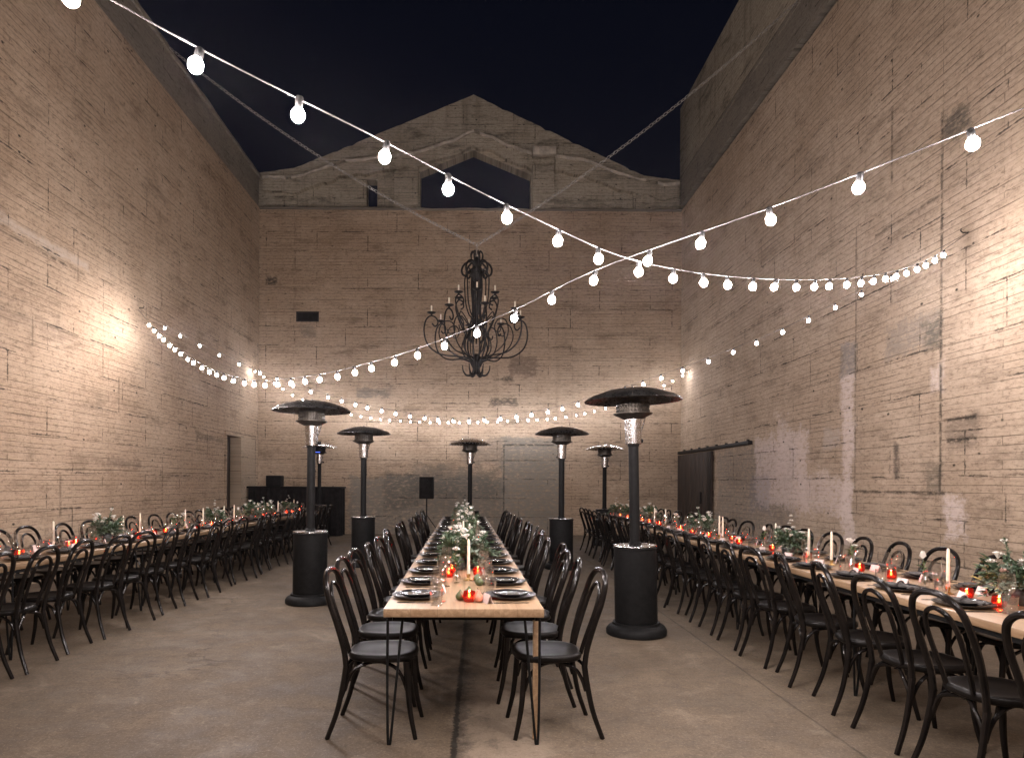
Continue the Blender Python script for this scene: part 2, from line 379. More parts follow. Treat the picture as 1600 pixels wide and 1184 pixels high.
def floor_mat():
    n = NT('worn_concrete_slab'); p, x, y, z = n.coords()
    a = n.noise(p, .45, 6, .62); b = n.noise(p, 2.6, 7, .66); f = n.noise(p, 30, 6, .8); s = n.noise(n.xyz(n.math('MULTIPLY', x, 1.6), n.math('MULTIPLY', y, 5)), 1.0, 6, .7)
    c = n.mix(n.ramp(a, .35, .66), (0.069,0.049,0.031), (0.115,0.085,0.055))
    c = n.mix(n.ramp(b, .46, .7, 0, .7), c, (0.145,0.109,0.074)); c = n.mix(n.ramp(s, .55, .75, 0, .5), c, (0.041,0.029,0.019))
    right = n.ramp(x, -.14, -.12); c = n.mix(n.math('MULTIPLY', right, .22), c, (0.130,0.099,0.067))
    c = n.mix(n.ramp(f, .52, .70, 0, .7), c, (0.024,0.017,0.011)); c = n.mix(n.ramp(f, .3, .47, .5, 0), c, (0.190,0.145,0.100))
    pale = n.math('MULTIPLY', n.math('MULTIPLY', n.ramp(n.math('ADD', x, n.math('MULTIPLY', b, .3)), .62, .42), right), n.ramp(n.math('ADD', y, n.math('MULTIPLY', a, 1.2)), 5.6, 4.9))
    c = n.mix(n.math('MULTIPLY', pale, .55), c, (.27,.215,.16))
    m1 = n.noise(p, 1.1, 8, .72, .8); m2 = n.noise(p, 4.2, 7, .74, .5)
    c = n.mix(n.ramp(m1, .5, .68, 0, .4), c, (.052,.042,.031)); c = n.mix(n.ramp(m1, .46, .30, 0, .3), c, (.27,.215,.16)); c = n.mix(n.ramp(m2, .52, .64, 0, .5), c, (.06,.047,.035)); c = n.mix(n.ramp(m2, .45, .30, 0, .25), c, (.28,.23,.175))
    w = n.math('MULTIPLY', n.math('SUBTRACT', n.noise(p, 5, 6, .75), .5), .07)
    def joint(d, half, amt):
        return n.math('MULTIPLY', n.ramp(n.math('ABSOLUTE', d), half*.4, half, 1.0, 0.0), amt)
    g2 = n.noise(p, 62, 5, .85); g3 = n.noise(p, 11, 8, .8)
    w2 = n.math('MULTIPLY', n.math('SUBTRACT', n.noise(p, 24, 4, .7), .5), .05)
    seam = joint(n.math('ADD', n.math('ADD', x, .125), n.math('ADD', n.math('MULTIPLY', w, .4), w2)), .026, .97)
    ea = n.noise(p, 14, 5, .75)
    edge = n.math('MULTIPLY', n.ramp(n.math('ADD', x, n.math('MULTIPLY', n.math('SUBTRACT', ea, .5), .22)), -.115, -.02, 1.0, 0.0), n.math('MULTIPLY', n.ramp(x, -.14, -.12), .7))
    j2 = joint(n.math('ADD', y, n.math('ADD', n.math('MULTIPLY', w, .3), -8.25)), .016, .75); j3 = joint(n.math('ADD', y, n.math('ADD', n.math('MULTIPLY', w, .3), -13.9)), .016, .7)
    j4 = joint(n.math('ADD', x, n.math('ADD', n.math('MULTIPLY', w, .3), -2.05)), .012, .45)
    dw = n.node('ShaderNodeVectorMath', {0: p}, operation='ADD'); 
    vo = n.node('ShaderNodeTexVoronoi', {'Vector': n.xyz(n.math('ADD', x, n.math('MULTIPLY', b, .9)), n.math('ADD', y, n.math('MULTIPLY', s, .8))), 'Scale': .28}, feature='DISTANCE_TO_EDGE')
    cr = n.math('MULTIPLY', n.ramp(vo.outputs['Distance'], .001, .004, 1.0, 0.0), n.ramp(a, .48, .6, 0, .55))
    spots = n.math('MULTIPLY', n.ramp(n.noise(p, 5.2, 5, .7), .70, .76), .75)
    c = n.mix(n.ramp(g2, .54, .66, 0, .65), c, (.03,.022,.015)); c = n.mix(n.ramp(g2, .46, .34, 0, .5), c, (.30,.24,.18)); c = n.mix(n.ramp(g3, .5, .68, 0, .5), c, (.05,.038,.027))
    dk = n.math('MAXIMUM', n.math('MAXIMUM', seam, j2), n.math('MAXIMUM', n.math('MAXIMUM', j3, j4), n.math('MAXIMUM', cr, n.math('MAXIMUM', spots, edge))))
    c = n.mix(dk, c, (0.013,0.010,0.006))
    h = n.math('SUBTRACT', n.math('ADD', n.math('MULTIPLY', f, .3), n.math('MULTIPLY', b, .6)), n.math('MULTIPLY', dk, 1.0))
    n.bsdf(c, n.ramp(b, .3, .7, .62, .9), 0, n.bump(h, .35, .012), Specular_IOR_Level=.35); return n.m
m_floor = floor_mat()
def leaf_mat(name, a, b):
    n = NT(name); p, x, y, z = n.coords()
    c = n.mix(n.ramp(n.noise(p, 22, 3), .35, .65), a, b); n.bsdf(c, .55, 0); return n.m
m_leaf = leaf_mat('deep_green_leaves', (.035,.065,.035), (.10,.145,.08))
m_leaf2 = leaf_mat('silver_green_leaves', (.10,.135,.10), (.24,.29,.22))
m_petal = leaf_mat('white_petals', (.60,.57,.50), (.78,.75,.70))
m_petal2 = leaf_mat('blush_petals', (.62,.40,.34), (.74,.56,.48))
def thin_glass(name, tint=(1,1,1), edge=.95):
    n = NT(name)
    lw = n.node('ShaderNodeLayerWeight', {'Blend': .28})
    f = n.ramp(lw.outputs['Facing'], .1, .9, .13, edge)
    t = n.node('ShaderNodeBsdfTransparent', {'Color': (*tint, 1)}); g = n.node('ShaderNodeBsdfGlossy', {'Color': (1,1,1,1), 'Roughness': .04})
    m = n.node('ShaderNodeMixShader', {0: f}); n.t.links.new(t.outputs[0], m.inputs[1]); n.t.links.new(g.outputs[0], m.inputs[2])
    n.t.links.new(m.outputs[0], n.out.inputs[0]); return n.m
m_glass = thin_glass('clear_thin_glass', (.96,.96,.96))
BULB = 1300.0
m_bulb = emit('lit_frosted_bulb', (1.0, .89, .875), BULB)
m_bulb2 = emit('lit_small_cool_bulb', (.97, .94, 1.0), BULB*.34)
m_flame = emit('candle_flame', (1.0, .46, .17), 800.0)
def votive_mat():
    n = NT('red_glass_with_added_glow')
    e = n.node('ShaderNodeEmission', {'Color': (1.0,.055,.03,1), 'Strength': .4}); g = n.node('ShaderNodeBsdfGlossy', {'Color': (1,.6,.5,1), 'Roughness': .08})  # weak red emission put into the glass for the flame's glow
    t = n.node('ShaderNodeBsdfTransparent', {'Color': (.95,.16,.10,1)})
    m1 = n.node('ShaderNodeMixShader', {0: .42}); n.t.links.new(t.outputs[0], m1.inputs[1]); n.t.links.new(e.outputs[0], m1.inputs[2])
    m2 = n.node('ShaderNodeMixShader', {0: .08}); n.t.links.new(m1.outputs[0], m2.inputs[1]); n.t.links.new(g.outputs[0], m2.inputs[2])
    n.t.links.new(m2.outputs[0], n.out.inputs[0]); return n.m
m_votive = votive_mat()
m_led = emit('blue_pilot_light', (.12,.2,1.0), 2.5)

# ------------------------------------------------------------------ the courtyard
FY0, FY1 = -6.0, 40.0
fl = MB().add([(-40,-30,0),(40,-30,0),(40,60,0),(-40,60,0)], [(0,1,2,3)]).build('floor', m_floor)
tag(fl, kind='structure')
Y0 = -5.0
TH = .45
def jag(a, b, step, amp, seed):
    rr = random.Random(seed); n = max(2, int(abs(b-a)/step)); return [(a+(b-a)*i/n, rr.uniform(-amp, amp)) for i in range(n+1)]
def coping(x_in, x_out, z0, z1, seed, step=.35, amp=.022):
    """a long cast coping along y with slightly crumbled edges; x_in faces the courtyard"""
    b = MB(); pts = jag(Y0, WY+.02, step, amp, seed); q = jag(Y0, WY+.02, step, amp, seed+1)
    vs = []
    for (y, a), (_, c) in zip(pts, q):
        vs += [(x_in+a*.6, y, z0+a), (x_in+c*.6, y, z1+c*1.2), (x_out, y, z1), (x_out, y, z0)]
    fs = [(0,3,2,1)]
    for i in range(len(pts)-1):
        o = i*4
        for k in range(4): fs.append((o+k, o+(k+1) % 4, o+4+(k+1) % 4, o+4+k))
    o = (len(pts)-1)*4; fs.append((o, o+1, o+2, o+3))
    return b.add(vs, fs)
# left wall with the doorway near the far corner
DY0, DY1, DZ = 16.42, 17.36, 2.58
wl = MB().box(WX0-TH, WX0, Y0, DY0, 0, WZ).box(WX0-TH, WX0, DY0, DY1, DZ, WZ).box(WX0-TH, WX0, DY1, WY+TH, 0, WZ).build('concrete_wall', m_left)
tag(wl, 'tall tan board-marked concrete wall with a narrow dark doorway near its far end', 'wall', kind='thing')
coping(WX0-.03, WX0-TH, WZ+.002, WZ+.86, 3).build('parapet', m_cap, wl)
coping(WX0+.012, WX0-TH-.03, WZ+.864, WZ+.94, 9, amp=.012).build('coping', m_cap, wl)
MB().rbox(WX0-.30, WX0-.24, DY0+.004, DY1-.004, .005, DZ-.005, .006).build('door', m_door, wl)
df = MB()
df.box(WX0-.2, WX0+.03, DY0-.10, DY0-.003, 0, DZ+.10); df.box(WX0-.2, WX0+.03, DY1+.003, DY1+.10, 0, DZ+.10); df.box(WX0-.2, WX0+.03, DY0-.003, DY1+.003, DZ+.003, DZ+.10)
tag(df.build('door_frame', m_left, wl), None)
# right wall with the sliding door in the far corner
wr = MB().box(WX1, WX1+TH, Y0, WY+TH, 0, WZ).build('concrete_wall', m_right)
tag(wr, 'tall pink-tan concrete wall with peeling patches and a brown sliding door', 'wall', kind='thing')
coping(WX1+.10, WX1+TH, WZ+.002, WZ+.16, 21).build('groove_strip', m_cap, wr)
coping(WX1-.02, WX1+TH, WZ+.164, WZ+.84, 23).build('parapet', m_cap, wr)
coping(WX1-.035, WX1+TH+.03, WZ+.844, WZ+.95, 29, amp=.012).build('coping', m_cap, wr)
sd = MB()
for i in range(9):
    y0 = 16.1 + i*.298
    sd.rbox(WX1-.085, WX1-.03, y0, y0+.292, .04, 2.24, .006)
for z in (.25, 1.15, 2.0): sd.box(WX1-.0295, WX1-.005, 16.12, 18.75, z, z+.14)
sdo = sd.build('sliding_door', m_door, wr)
MB().rbox(WX1-.125, WX1-.087, 16.75, 16.8, .95, 1.25, .008).build('handle', m_iron, sdo)
MB().rbox(WX1-.095, WX1-.0865, 16.1, 16.32, .05, 2.24, .003).build('edge_board', m_iron, sdo)
rail = MB().rbox(WX1-.10, WX1-.002, 13.85, 18.75, 2.27, 2.345, .008)
for k in range(8): rail.box(WX1-.05, WX1-.002, 14.0+k*.62, 14.05+k*.62, 2.347, 2.38)
rail.build('door_rail', m_iron, wr)
wu = MB().box(WX1+.16, WX1+.16+TH, Y0, WY+.75, WZ+.952, 12.35)
wuo = wu.build('upper_wall', m_upper)
tag(wuo, 'dark greenish upper wall rising above the right parapet against the night sky', 'wall', kind='thing')
# back wall, ledge and ruined gable
wb = MB().box(WX0, WX1, WY, WY+TH, 0, WZ-.05).build('concrete_wall', m_back)
tag(wb, 'far concrete wall under a ruined gable with an open pointed window', 'wall', kind='thing')
lp = jag(WX0+.01, WX1-.01, .3, .02, 5)
MB().band([(x, WZ+a) for x, a in lp], .048, WY-.05, WY+TH).build('ledge', m_cap, wb)
GY0, GY1 = WY+.30, WY+.70
gab = MB()
B0 = WZ+.03
gr = random.Random(31)
def worn_edge(a, b):
    n = max(2, int(abs(b[0]-a[0])/.13)); out = [a]
    for i in range(1, n): out.append((a[0]+(b[0]-a[0])*i/n, a[1]+(b[1]-a[1])*i/n - abs(gr.gauss(0,.009)) - (gr.random() < .06)*gr.uniform(.02,.05)))
    return out + [b]
for lo, hi in ([(-6.7,B0),(-5.3,B0)], [(-5.3,10.36),(-6.7,10.16)]), ([(-5.3,B0),(-3.24,B0)], [(-3.24,11.21),(-5.3,10.36)]), ([(-3.24,B0),(-2.93,B0)], [(-2.93,9.27),(-3.24,9.27)]), \
             ([(-3.24,10.04),(-2.93,10.04)], [(-2.93,11.34),(-3.24,11.21)]), ([(-2.93,B0),(-1.72,B0)], [(-1.72,11.84),(-2.93,11.34)]), ([(-1.72,10.25),(-.21,10.88)], [(-.21,12.47),(-1.72,11.84)]), \
             ([(-.21,10.88),(1.43,10.2)], [(1.43,11.7),(-.21,12.47)]), ([(1.43,B0),(4.64,B0)], [(4.64,10.2),(1.43,11.7)]), ([(4.64,B0),(6.2,B0)], [(6.2,10.02),(4.64,10.2)]):
    gab.prism(lo + worn_edge(*hi), GY0, GY1)
gab.build('gable', m_gable, wb)
for x0, x1, z1, pr in ((-2.44,-1.76,10.35,.14), (1.47,2.08,10.42,.14), (4.33,5.62,9.78,.10), (-6.15,-5.2,9.85,.06)):
    MB().rbox(x0, x1, GY0-pr, GY0-.001, B0, z1, .012).build('pilaster', m_gable, wb)
rr = random.Random(8)
def rough(pl, step=.16, a=.022):
    out = []
    for (x0, z0), (x1, z1) in zip(pl, pl[1:]):
        n = max(1, int((x1-x0)/step))
        for i in range(n): out.append((x0+(x1-x0)*i/n, z0+(z1-z0)*i/n + rr.uniform(-a, a)))
    out.append(pl[-1]); return out
c1 = rough([(-6.14,10.02),(-5.17,10.02),(-4.53,10.24),(-3.99,10.46),(-2.89,10.6),(-1.74,10.75),(-1.06,10.99),(-.79,11.05),(-.2,11.36),(.31,11.17),(.77,10.94),(1.44,10.72)])
c2 = rough([(1.46,10.74),(2.1,10.7)]); c3 = rough([(2.11,10.66),(2.87,10.56),(3.24,10.42),(3.88,10.2),(4.33,10.05),(5.16,9.88),(5.6,9.92)])
for k, cc in enumerate((c1, c3)):
    MB().band([(x, z-.05) for x, z in cc], [.36+rr.uniform(-.05,.05) for _ in cc], GY0-.17, GY0-.002).build('cornice', m_gable, wb)
    # remnants of pale plaster along the cornice's top edge, with gaps where it has fallen
    i = 0
    while i < len(cc)-2:
        L = rr.randint(5, 14); seg = cc[i:i+L]
        if len(seg) > 2: MB().band([(x, z+.03) for x, z in seg], [.055+rr.uniform(0,.035) for _ in seg], GY0-.20, GY0-.004).build('plaster_edge', m_plaster, wb)
        i += L + rr.randint(0, 1)
MB().rbox(1.46, 2.12, GY0-.26, GY0-.004, 10.69, 10.9, .02).build('capital', m_plaster, wb)
vt = MB()
vt.box(-5.13,-4.5,WY-.022,WY-.002,6.16,6.2); vt.box(-5.13,-4.5,WY-.022,WY-.002,5.92,5.96); vt.box(-5.13,-5.09,WY-.022,WY-.002,5.961,6.159); vt.box(-4.54,-4.5,WY-.022,WY-.002,5.961,6.159)
vf = vt.build('vent_frame', m_iron, wb)
MB().box(-5.088,-4.542,WY-.008,WY-.002,5.962,6.158).build('vent_shade_panel', m_drape, vf)  # black panel stands in for the shade inside the vent hole
# wall behind the camera closes the courtyard
wf = MB().box(WX0-TH, WX1+TH, Y0-TH, Y0, 0, WZ).build('concrete_wall', m_back)
tag(wf, 'plain concrete wall that closes the courtyard behind the camera', 'wall', kind='thing')
# small iron hooks that carry the strings of bulbs
def hook(loc, dirx, lab):
    h = MB().tube([(0,0,0),(dirx*.06,0,0),(dirx*.085,0,.02),(dirx*.08,0,.045)], .007, 6).lathe([(0,0),(.02,.0),(.02,.006),(0,.006)], 10)
    tag(h.build('wall_hook', m_iron, loc=loc), lab, 'hook', 'hooks for the string lights')

# ------------------------------------------------------------------ string lights
bulb_me = MB().lathe([(0,-.0215),(.009,-.020),(.0165,-.0135),(.0205,-.003),(.0198,.008),(.0145,.017),(.011,.021)], 12).mesh('bulb', m_bulb)
bulb_me2 = MB().lathe([(0,-.020),(.009,-.0185),(.016,-.012),(.019,-.002),(.0182,.008),(.0135,.017),(.0105,.021)], 10).mesh('bulb', m_bulb2)
sock_me = MB().lathe([(.0115,.0195),(.0125,.022),(.0125,.05),(.009,.056),(.0,.056)], 10).mesh('socket', m_socket)
def string(name_label, path, ts, r=.0026, me=None):
    """path(t) gives the bulb centre; the cable runs 5 cm above it"""
    root = empty('string_light', path(ts[0]))
    tag(root, name_label, 'string lights', 'strings of globe bulbs across the courtyard')
    base = Vector(path(ts[0]))
    t0, t1 = path.span
    pts = []
    for i in range(121):
        q = Vector(path(t0+(t1-t0)*i/120)); pts.append(q - base + Vector((0,0,.053)))
    MB().tube(pts, r, 5).build('cable', m_cable, root)
    for t in ts:
        b = put('bulb', me or bulb_me, root, Vector(path(t))-base, random.uniform(0,3))
        b.rotation_euler = (random.uniform(-.22,.22), random.uniform(-.22,.22), random.uniform(0,3))
        put('socket', sock_me, b)
    return root
class Path:
    def __init__(self, x, y, knots, span): self.x = x; self.y = y; self.k = knots; self.span = span
    def __call__(self, t): return (self.x[0]+self.x[1]*t, self.y[0]+self.y[1]*t, interp(self.k, t))
jit = lambda a=.12: random.uniform(-a, a)
pA = Path((-1.03,.2276), (1.685,.2078), [(-22.6,4.6),(-18,4.2),(-12,3.55),(-5,2.88),(0,2.64),(1,2.60),(3,2.556),(5,2.505),(8,2.486),(13,2.72),(19,3.14),(24,3.62),(29.3,4.3)], (-22.6,29.3))
string('string of globe bulbs from overhead at upper left to the right wall', pA, list(range(-21,1))+[k+jit(.08) for k in range(1,27)])
pB = Path((1.655,-.209), (2.26,.264), [(-19,4.5),(-12,3.4),(-5,2.72),(0,2.58),(2,2.54),(5,2.514),(7,2.43),(10,2.363),(12,2.355),(15,2.378),(20,2.52),(25,2.88),(30,3.42),(34,3.95),(37.6,4.5)], (-19,37.6))
string('string of globe bulbs from the right, in front of the chandelier, to the left wall', pB, list(range(-18,1))+[k+jit() for k in range(1,36)])
pC = Path((-6.18,.9366), (12.2,-.351), [(0,4.5),(.58,4.17),(2.47,3.33),(4.3,2.71),(5.97,2.37),(7,2.37),(8.02,2.52),(10.25,3.19),(11.66,3.8),(12.6,4.3)], (0,12.6))
tC = []; t = .6
while t < 11.95:
    tC.append(t); t += (.40 if t < 2.4 else .33 if t < 4 else .23 if t < 9 else .29) * random.uniform(.88,1.12)
string('string of small bulbs sagging straight across the room between both side walls', pC, tC, .0021, bulb_me2)
pE = Path((0,1), (18.05,0), [(-6.12,4.45),(-5.5,4.07),(-4.93,3.72),(-4.16,3.45),(-3.7,3.31),(-3,3.17),(-2.2,3.09),(-.72,3.05),(.74,3.10),(2.2,3.2),(3.3,3.43),(4.2,3.72),(5.1,4.15),(5.58,4.42)], (-6.12,5.58))
string('string of small bulbs sagging along the far wall between its corners', pE, [-6.05+.262*k+jit(.03) for k in range(45)], .0021, bulb_me2)
hook((WX0, 12.2, 4.57), 1, 'iron hook on the left wall where two bulb strings end')
hook((WX1, 7.77, 4.36), -1, 'iron hook on the right wall where two bulb strings end')
hook((WX0, 18.05, 4.5), 1, 'iron hook in the far left corner')
hook((WX1, 18.05, 4.47), -1, 'iron hook in the far right corner')

# ------------------------------------------------------------------ chandelier
CX, CY, CZ = -.06, 12.5, 3.45
def chandelier():
    root = empty('chandelier', (CX, CY, CZ))
    tag(root, 'big black wrought iron candle chandelier hanging from two long chains', 'chandelier')
    pol = lambda pts, a: [(r*math.cos(a), r*math.sin(a), z-CZ) for r, z in pts]
    cage = MB()
    for k in range(6):
        a = k*PI/3 + .26
        cage.tube(smooth(pol([(.05,5.58),(.09,5.3),(.10,5.05),(.075,4.7),(.10,4.45),(.2,4.2),(.24,4.0),(.16,3.78),(.05,3.56)], a), 5), .0155, 6)
        cage.tube(smooth(pol([(.07,5.42),(.2,5.33),(.235,5.22),(.23,5.0),(.21,4.78),(.15,4.58),(.07,4.46),(.14,4.25),(.27,4.05),(.26,3.85),(.10,3.70)], a+.5), 5), .0125, 6)
    cage.lathe([(0,.0),(.05,.02),(.07,.12),(.05,.25),(.09,.3),(.05,.36),(.0,.37)], 12, (0,0,.02))
    cage.lathe([(0,1.72),(.06,1.74),(.12,1.84),(.11,1.95),(.07,2.02),(.08,2.1),(.03,2.18),(.0,2.2)], 12)
    cage.tube([(.105*math.cos(i*PI/8), .105*math.sin(i*PI/8), 1.0) for i in range(16)], .012, 6, True)
    cage.build('cage', m_iron, root)
    cr = MB()
    for k in range(8):
        a = k*PI/4
        cr.tube(smooth(pol([(.05,5.5),(.13,5.55),(.23,5.5),(.28,5.4),(.26,5.31),(.2,5.29),(.17,5.34),(.2,5.39)], a), 5), [.019]*30+[.013]*6, 6)
        cr.tube(smooth(pol([(.07,5.45),(.12,5.66),(.07,5.74),(.045,5.68)], a+.3), 5), .011, 6)
    cr.tube([(.13*math.cos(i*PI/8), .13*math.sin(i*PI/8), 1.93) for i in range(16)], .018, 6, True)
    cr.build('crown', m_iron, root)
    bc = MB()
    for k in range(6):
        a = k*PI/3
        p = smooth(pol([(.03,3.62),(.05,3.5),(.10,3.44),(.18,3.44),(.24,3.52),(.255,3.62)], a), 5)
        bc.tube(p, [.032-.024*i/(len(p)-1) for i in range(len(p))], 6)
    bc.lathe([(0,0),(.035,.01),(.05,.06),(.03,.12),(0,.13)], 10)
    bc.build('finial', m_iron, root)
    def arm(a, r, z, cup_r, cup_z, scroll):
        b = MB().tube(smooth(pol(r, a), 5), .0145, 6)
        if scroll: b.tube(smooth(pol(scroll, a), 5), .0115, 6)
        c, s = math.cos(a)*cup_r, math.sin(a)*cup_r; zz = cup_z-CZ
        b.lathe([(0,-.03),(.012,-.03),(.02,-.01),(.075,.012),(.085,.025),(.07,.02),(.02,.012),(.016,.012),(.016,.03),(.0,.03)], 12, (c, s, zz))
        o = b.build('arm', m_iron, root)
        MB().lathe([(0,.031),(.0145,.031),(.0145,.145),(.006,.15),(0,.15)], 10, (c, s, zz)).build('candle', m_wax, o)
    for k in range(8):
        arm(k*PI/4+.18, [(.05,3.60),(.10,3.74),(.33,3.775),(.66,3.80),(.89,3.95),(.975,4.18),(.95,4.4),(.86,4.5),(.76,4.47),(.72,4.38),(.77,4.31),(.83,4.36)], 0, .84, 4.54,
            [(.10,3.68),(.38,3.80),(.6,3.95),(.70,4.18),(.64,4.38),(.50,4.42),(.41,4.33),(.42,4.22),(.51,4.19),(.55,4.27)])
    for k in range(6):
        arm(k*PI/3+.55, [(.09,4.05),(.2,4.16),(.33,4.40),(.42,4.62),(.45,4.78),(.39,4.88),(.30,4.84),(.28,4.74),(.34,4.70)], 0, .385, 4.91,
            [(.12,4.3),(.25,4.5),(.34,4.58),(.36,4.48),(.28,4.42)])
    # the chains: a short drop and two long spans to the tops of the side walls
    ch = MB()
    def run(a, b, L=.095):
        a, b = Vector(a), Vector(b); d = b-a; n = int(d.length/(L*.80)); dn = d.normalized()
        u = dn.orthogonal().normalized(); w = dn.cross(u)
        for i in range(n):
            t = (i+.5)/n; sag = Vector((0,0,-.25*4*t*(1-t))) if d.length > 3 else Vector()
            c = a + d*t + sag; s = u if i % 2 else w
            ch.tube([c + dn*(math.cos(q*PI/4)*L*.5) + s*(math.sin(q*PI/4)*L*.27) for q in range(8)], .0052, 4, True)
    top = (0, 0, 5.86-CZ)
    run((0,0,5.63-CZ), top, .08)
    run(top, (WX0-.1-CX, 13.3-CY, WZ+.99-CZ)); run(top, (WX1+.1-CX, 11.7-CY, WZ+.97-CZ))
    ch.build('chain', m_chain, root)
chandelier()

# ------------------------------------------------------------------ patio heaters
def heater(loc, label, dome_mat, tilt=0, led=False, rz=0, h=2.36, dr=.46):
    root = empty('patio_heater', loc, rz); tag(root, label, 'heater', 'gas patio heaters standing between the tables')
    root.rotation_euler = (0, tilt, rz)
    MB().lathe([(0,0),(.275,0),(.285,.012),(.285,.05),(.262,.082),(.225,.1),(.222,.12),(0,.12)], 40).build('base', m_powder, root)
    tk = MB().lathe([(0,.121),(.198,.121),(.2,.13),(.2,.815),(.206,.82),(.206,.832),(.2,.838)], 40)
    tko = tk.build('tank_housing', m_powder, root)
    MB().lathe([(0,.84),(.186,.84),(.2,.836),(.203,.845),(.2,.852),(.186,.852),(.055,.862),(0,.862)], 40).build('lid', m_steel, tko)
    MB().lathe([(.052,.86),(.060,.862),(.060,.875),(.048,.885),(.048,h-.56),(.055,h-.555),(.055,h-.54),(0,h-.54)], 24).build('post', m_powder, root)
    hd = MB().lathe([(.0,h-.54),(.066,h-.539),(.074,h-.532),(.080,h-.3),(.0,h-.3)], 28).build('control_head', m_steel, root)
    MB().tube([(.074,.02,h-.50),(.108,.03,h-.505)], .022, 10).build('knob', m_powder, hd)
    MB().tube(smooth([(.075,-.01,h-.42),(.10,-.012,h-.36),(.125,-.02,h-.27)], 4), .008, 6).build('gas_tube', m_steel, hd)
    bn = MB().lathe([(.0,h-.299),(.09,h-.298),(.155,h-.265),(.185,h-.25),(.185,h-.243),(.15,h-.24),(.15,h-.132),(.16,h-.126),(.16,h-.1),(0,h-.1)], 32)
    for k in range(32):
        a = 2*PI*k/32; c, s = math.cos(a), math.sin(a)
        for z in (h-.222, h-.186, h-.150): bn.box(c*.1512-.005, c*.1512+.005, s*.1512-.005, s*.1512+.005, z-.012, z+.012)
    bno = bn.build('burner', m_burner if not led else m_powder, root)
    if led: MB().rbox(-.06,.06,-.1925,-.186,h-.256,h-.244,.002).build('pilot_light', m_led, bno)
    D = dr
    dm = MB().lathe([(0,h),(.05,h-.001),(.12,h-.008),(D*.55,h-.034),(D*.8,h-.068),(D*.94,h-.1),(D*.99,h-.118),(D,h-.126),(D*.985,h-.128),(D*.9,h-.108),(D*.6,h-.058),(.15,h-.03),(0,h-.026)], 48)
    for k in range(6):
        a = 2*PI*k/6; dm.tube([(.06*math.cos(a), .06*math.sin(a), h+.001), (D*.5*math.cos(a), D*.5*math.sin(a), h-.026), (D*.93*math.cos(a), D*.93*math.sin(a), h-.094)], .004, 5)
    dm.lathe([(0,h+.02),(.012,h+.018),(.014,h-.002),(0,h-.003)], 10)
    dm.build('dome', dome_mat, root, angle=50)
heater((-2.0, 7.99, 0), 'large black patio heater between the left and middle tables, second nearest the camera', m_dome, .004, h=2.40)
heater((1.52, 6.44, 0), 'nearest and largest black patio heater, standing between the middle and right tables', m_dome, -.025, rz=.3, h=2.35)
heater((-1.98, 11.55, 0), 'black patio heater with mid-size dome beyond the left chairs of the middle table', m_dome, rz=.9, h=2.39)
heater((1.40, 11.36, 0), 'black patio heater with pinkish post head beyond the right chairs of middle table', m_dome, rz=1.9, h=2.39)
heater((-.19, 14.55, 0), 'patio heater standing directly behind the far end of the middle table', m_alu, rz=.4, h=2.39)
heater((-4.15, 17.5, 0), 'patio heater with bright aluminium dome and blue pilot light by the black bar', m_alu, led=True, h=2.46)
heater((2.95, 15.75, 0), 'patio heater with ribbed aluminium dome past the far end of right table', m_alu, rz=.2, h=2.36)

# ------------------------------------------------------------------ bar and loudspeakers
def bar():
    root = empty('bar_counter', (-4.92, 18.25, 0)); tag(root, 'long black draped bar counter against the far wall', 'bar')
    W, D, H = 1.22, .34, 1.27
    vs, n = [], 64
    per = [(-W,-D),(W,-D),(W,D),(-W,D)]
    pts = []
    for i in range(4):
        (x0, y0), (x1, y1) = per[i], per[(i+1) % 4]; m = int(math.hypot(x1-x0, y1-y0)/.022)
        nx, ny = (y1-y0), -(x1-x0); L = math.hypot(nx, ny)
        for k in range(m):
            t = k/m; pts.append((x0+(x1-x0)*t, y0+(y1-y0)*t, nx/L, ny/L))
    N = len(pts)
    for z, amp in ((.004,.022),(.5,.018),(1.0,.011),(H,.002)):
        for i, (x, y, nx, ny) in enumerate(pts):
            w = amp*(math.sin(i*.9)+.5*math.sin(i*.37+1)); vs.append((x+nx*w, y+ny*w, z))
    fs = [(r*N+i, r*N+(i+1) % N, (r+1)*N+(i+1) % N, (r+1)*N+i) for r in range(3) for i in range(N)]
    MB().add(vs, fs, True).build('drape', m_drape, root)
    MB().rbox(-W-.03, W+.03, -D-.05, D+.03, H+.001, H+.05, .01).build('counter_top', m_powder, root)
bar()
def speaker_parts(root, z, w, d, h):
    b = MB().rbox(-w/2, w/2, -d/2, d/2, z, z+h, .02, 3).build('cabinet', m_powder, root)
    MB().rbox(-w/2+.025, w/2-.025, -d/2-.012, -d/2-.0005, z+.03, z+h-.03, .006).build('grille', m_drape, b)
    MB().lathe([(0,0),(.055,0),(.055,.006),(0,.006)], 20).build('horn', m_powder, b, (0, -d/2-.013, z+h*.78)).rotation_euler = (PI/2, 0, 0)
s1 = empty('loudspeaker', (-5.52, 18.2, 1.321)); tag(s1, 'black loudspeaker resting on top of the draped bar counter', 'speaker'); speaker_parts(s1, 0, .40, .32, .29)
s2 = empty('loudspeaker', (-1.33, 17.2, 0)); tag(s2, 'black loudspeaker on a pole stand near the far wall, left of centre', 'speaker')
speaker_parts(s2, 1.03, .36, .32, .56)
st = MB().tube([(0,0,.32),(0,0,1.032)], .018, 10).build('pole', m_powder, s2)
for k in range(3):
    a = k*2*PI/3+.4; MB().tube([(0.0,0.0,.62),(.45*math.cos(a), .45*math.sin(a), .012)], .011, 8).build('leg', m_powder, s2)

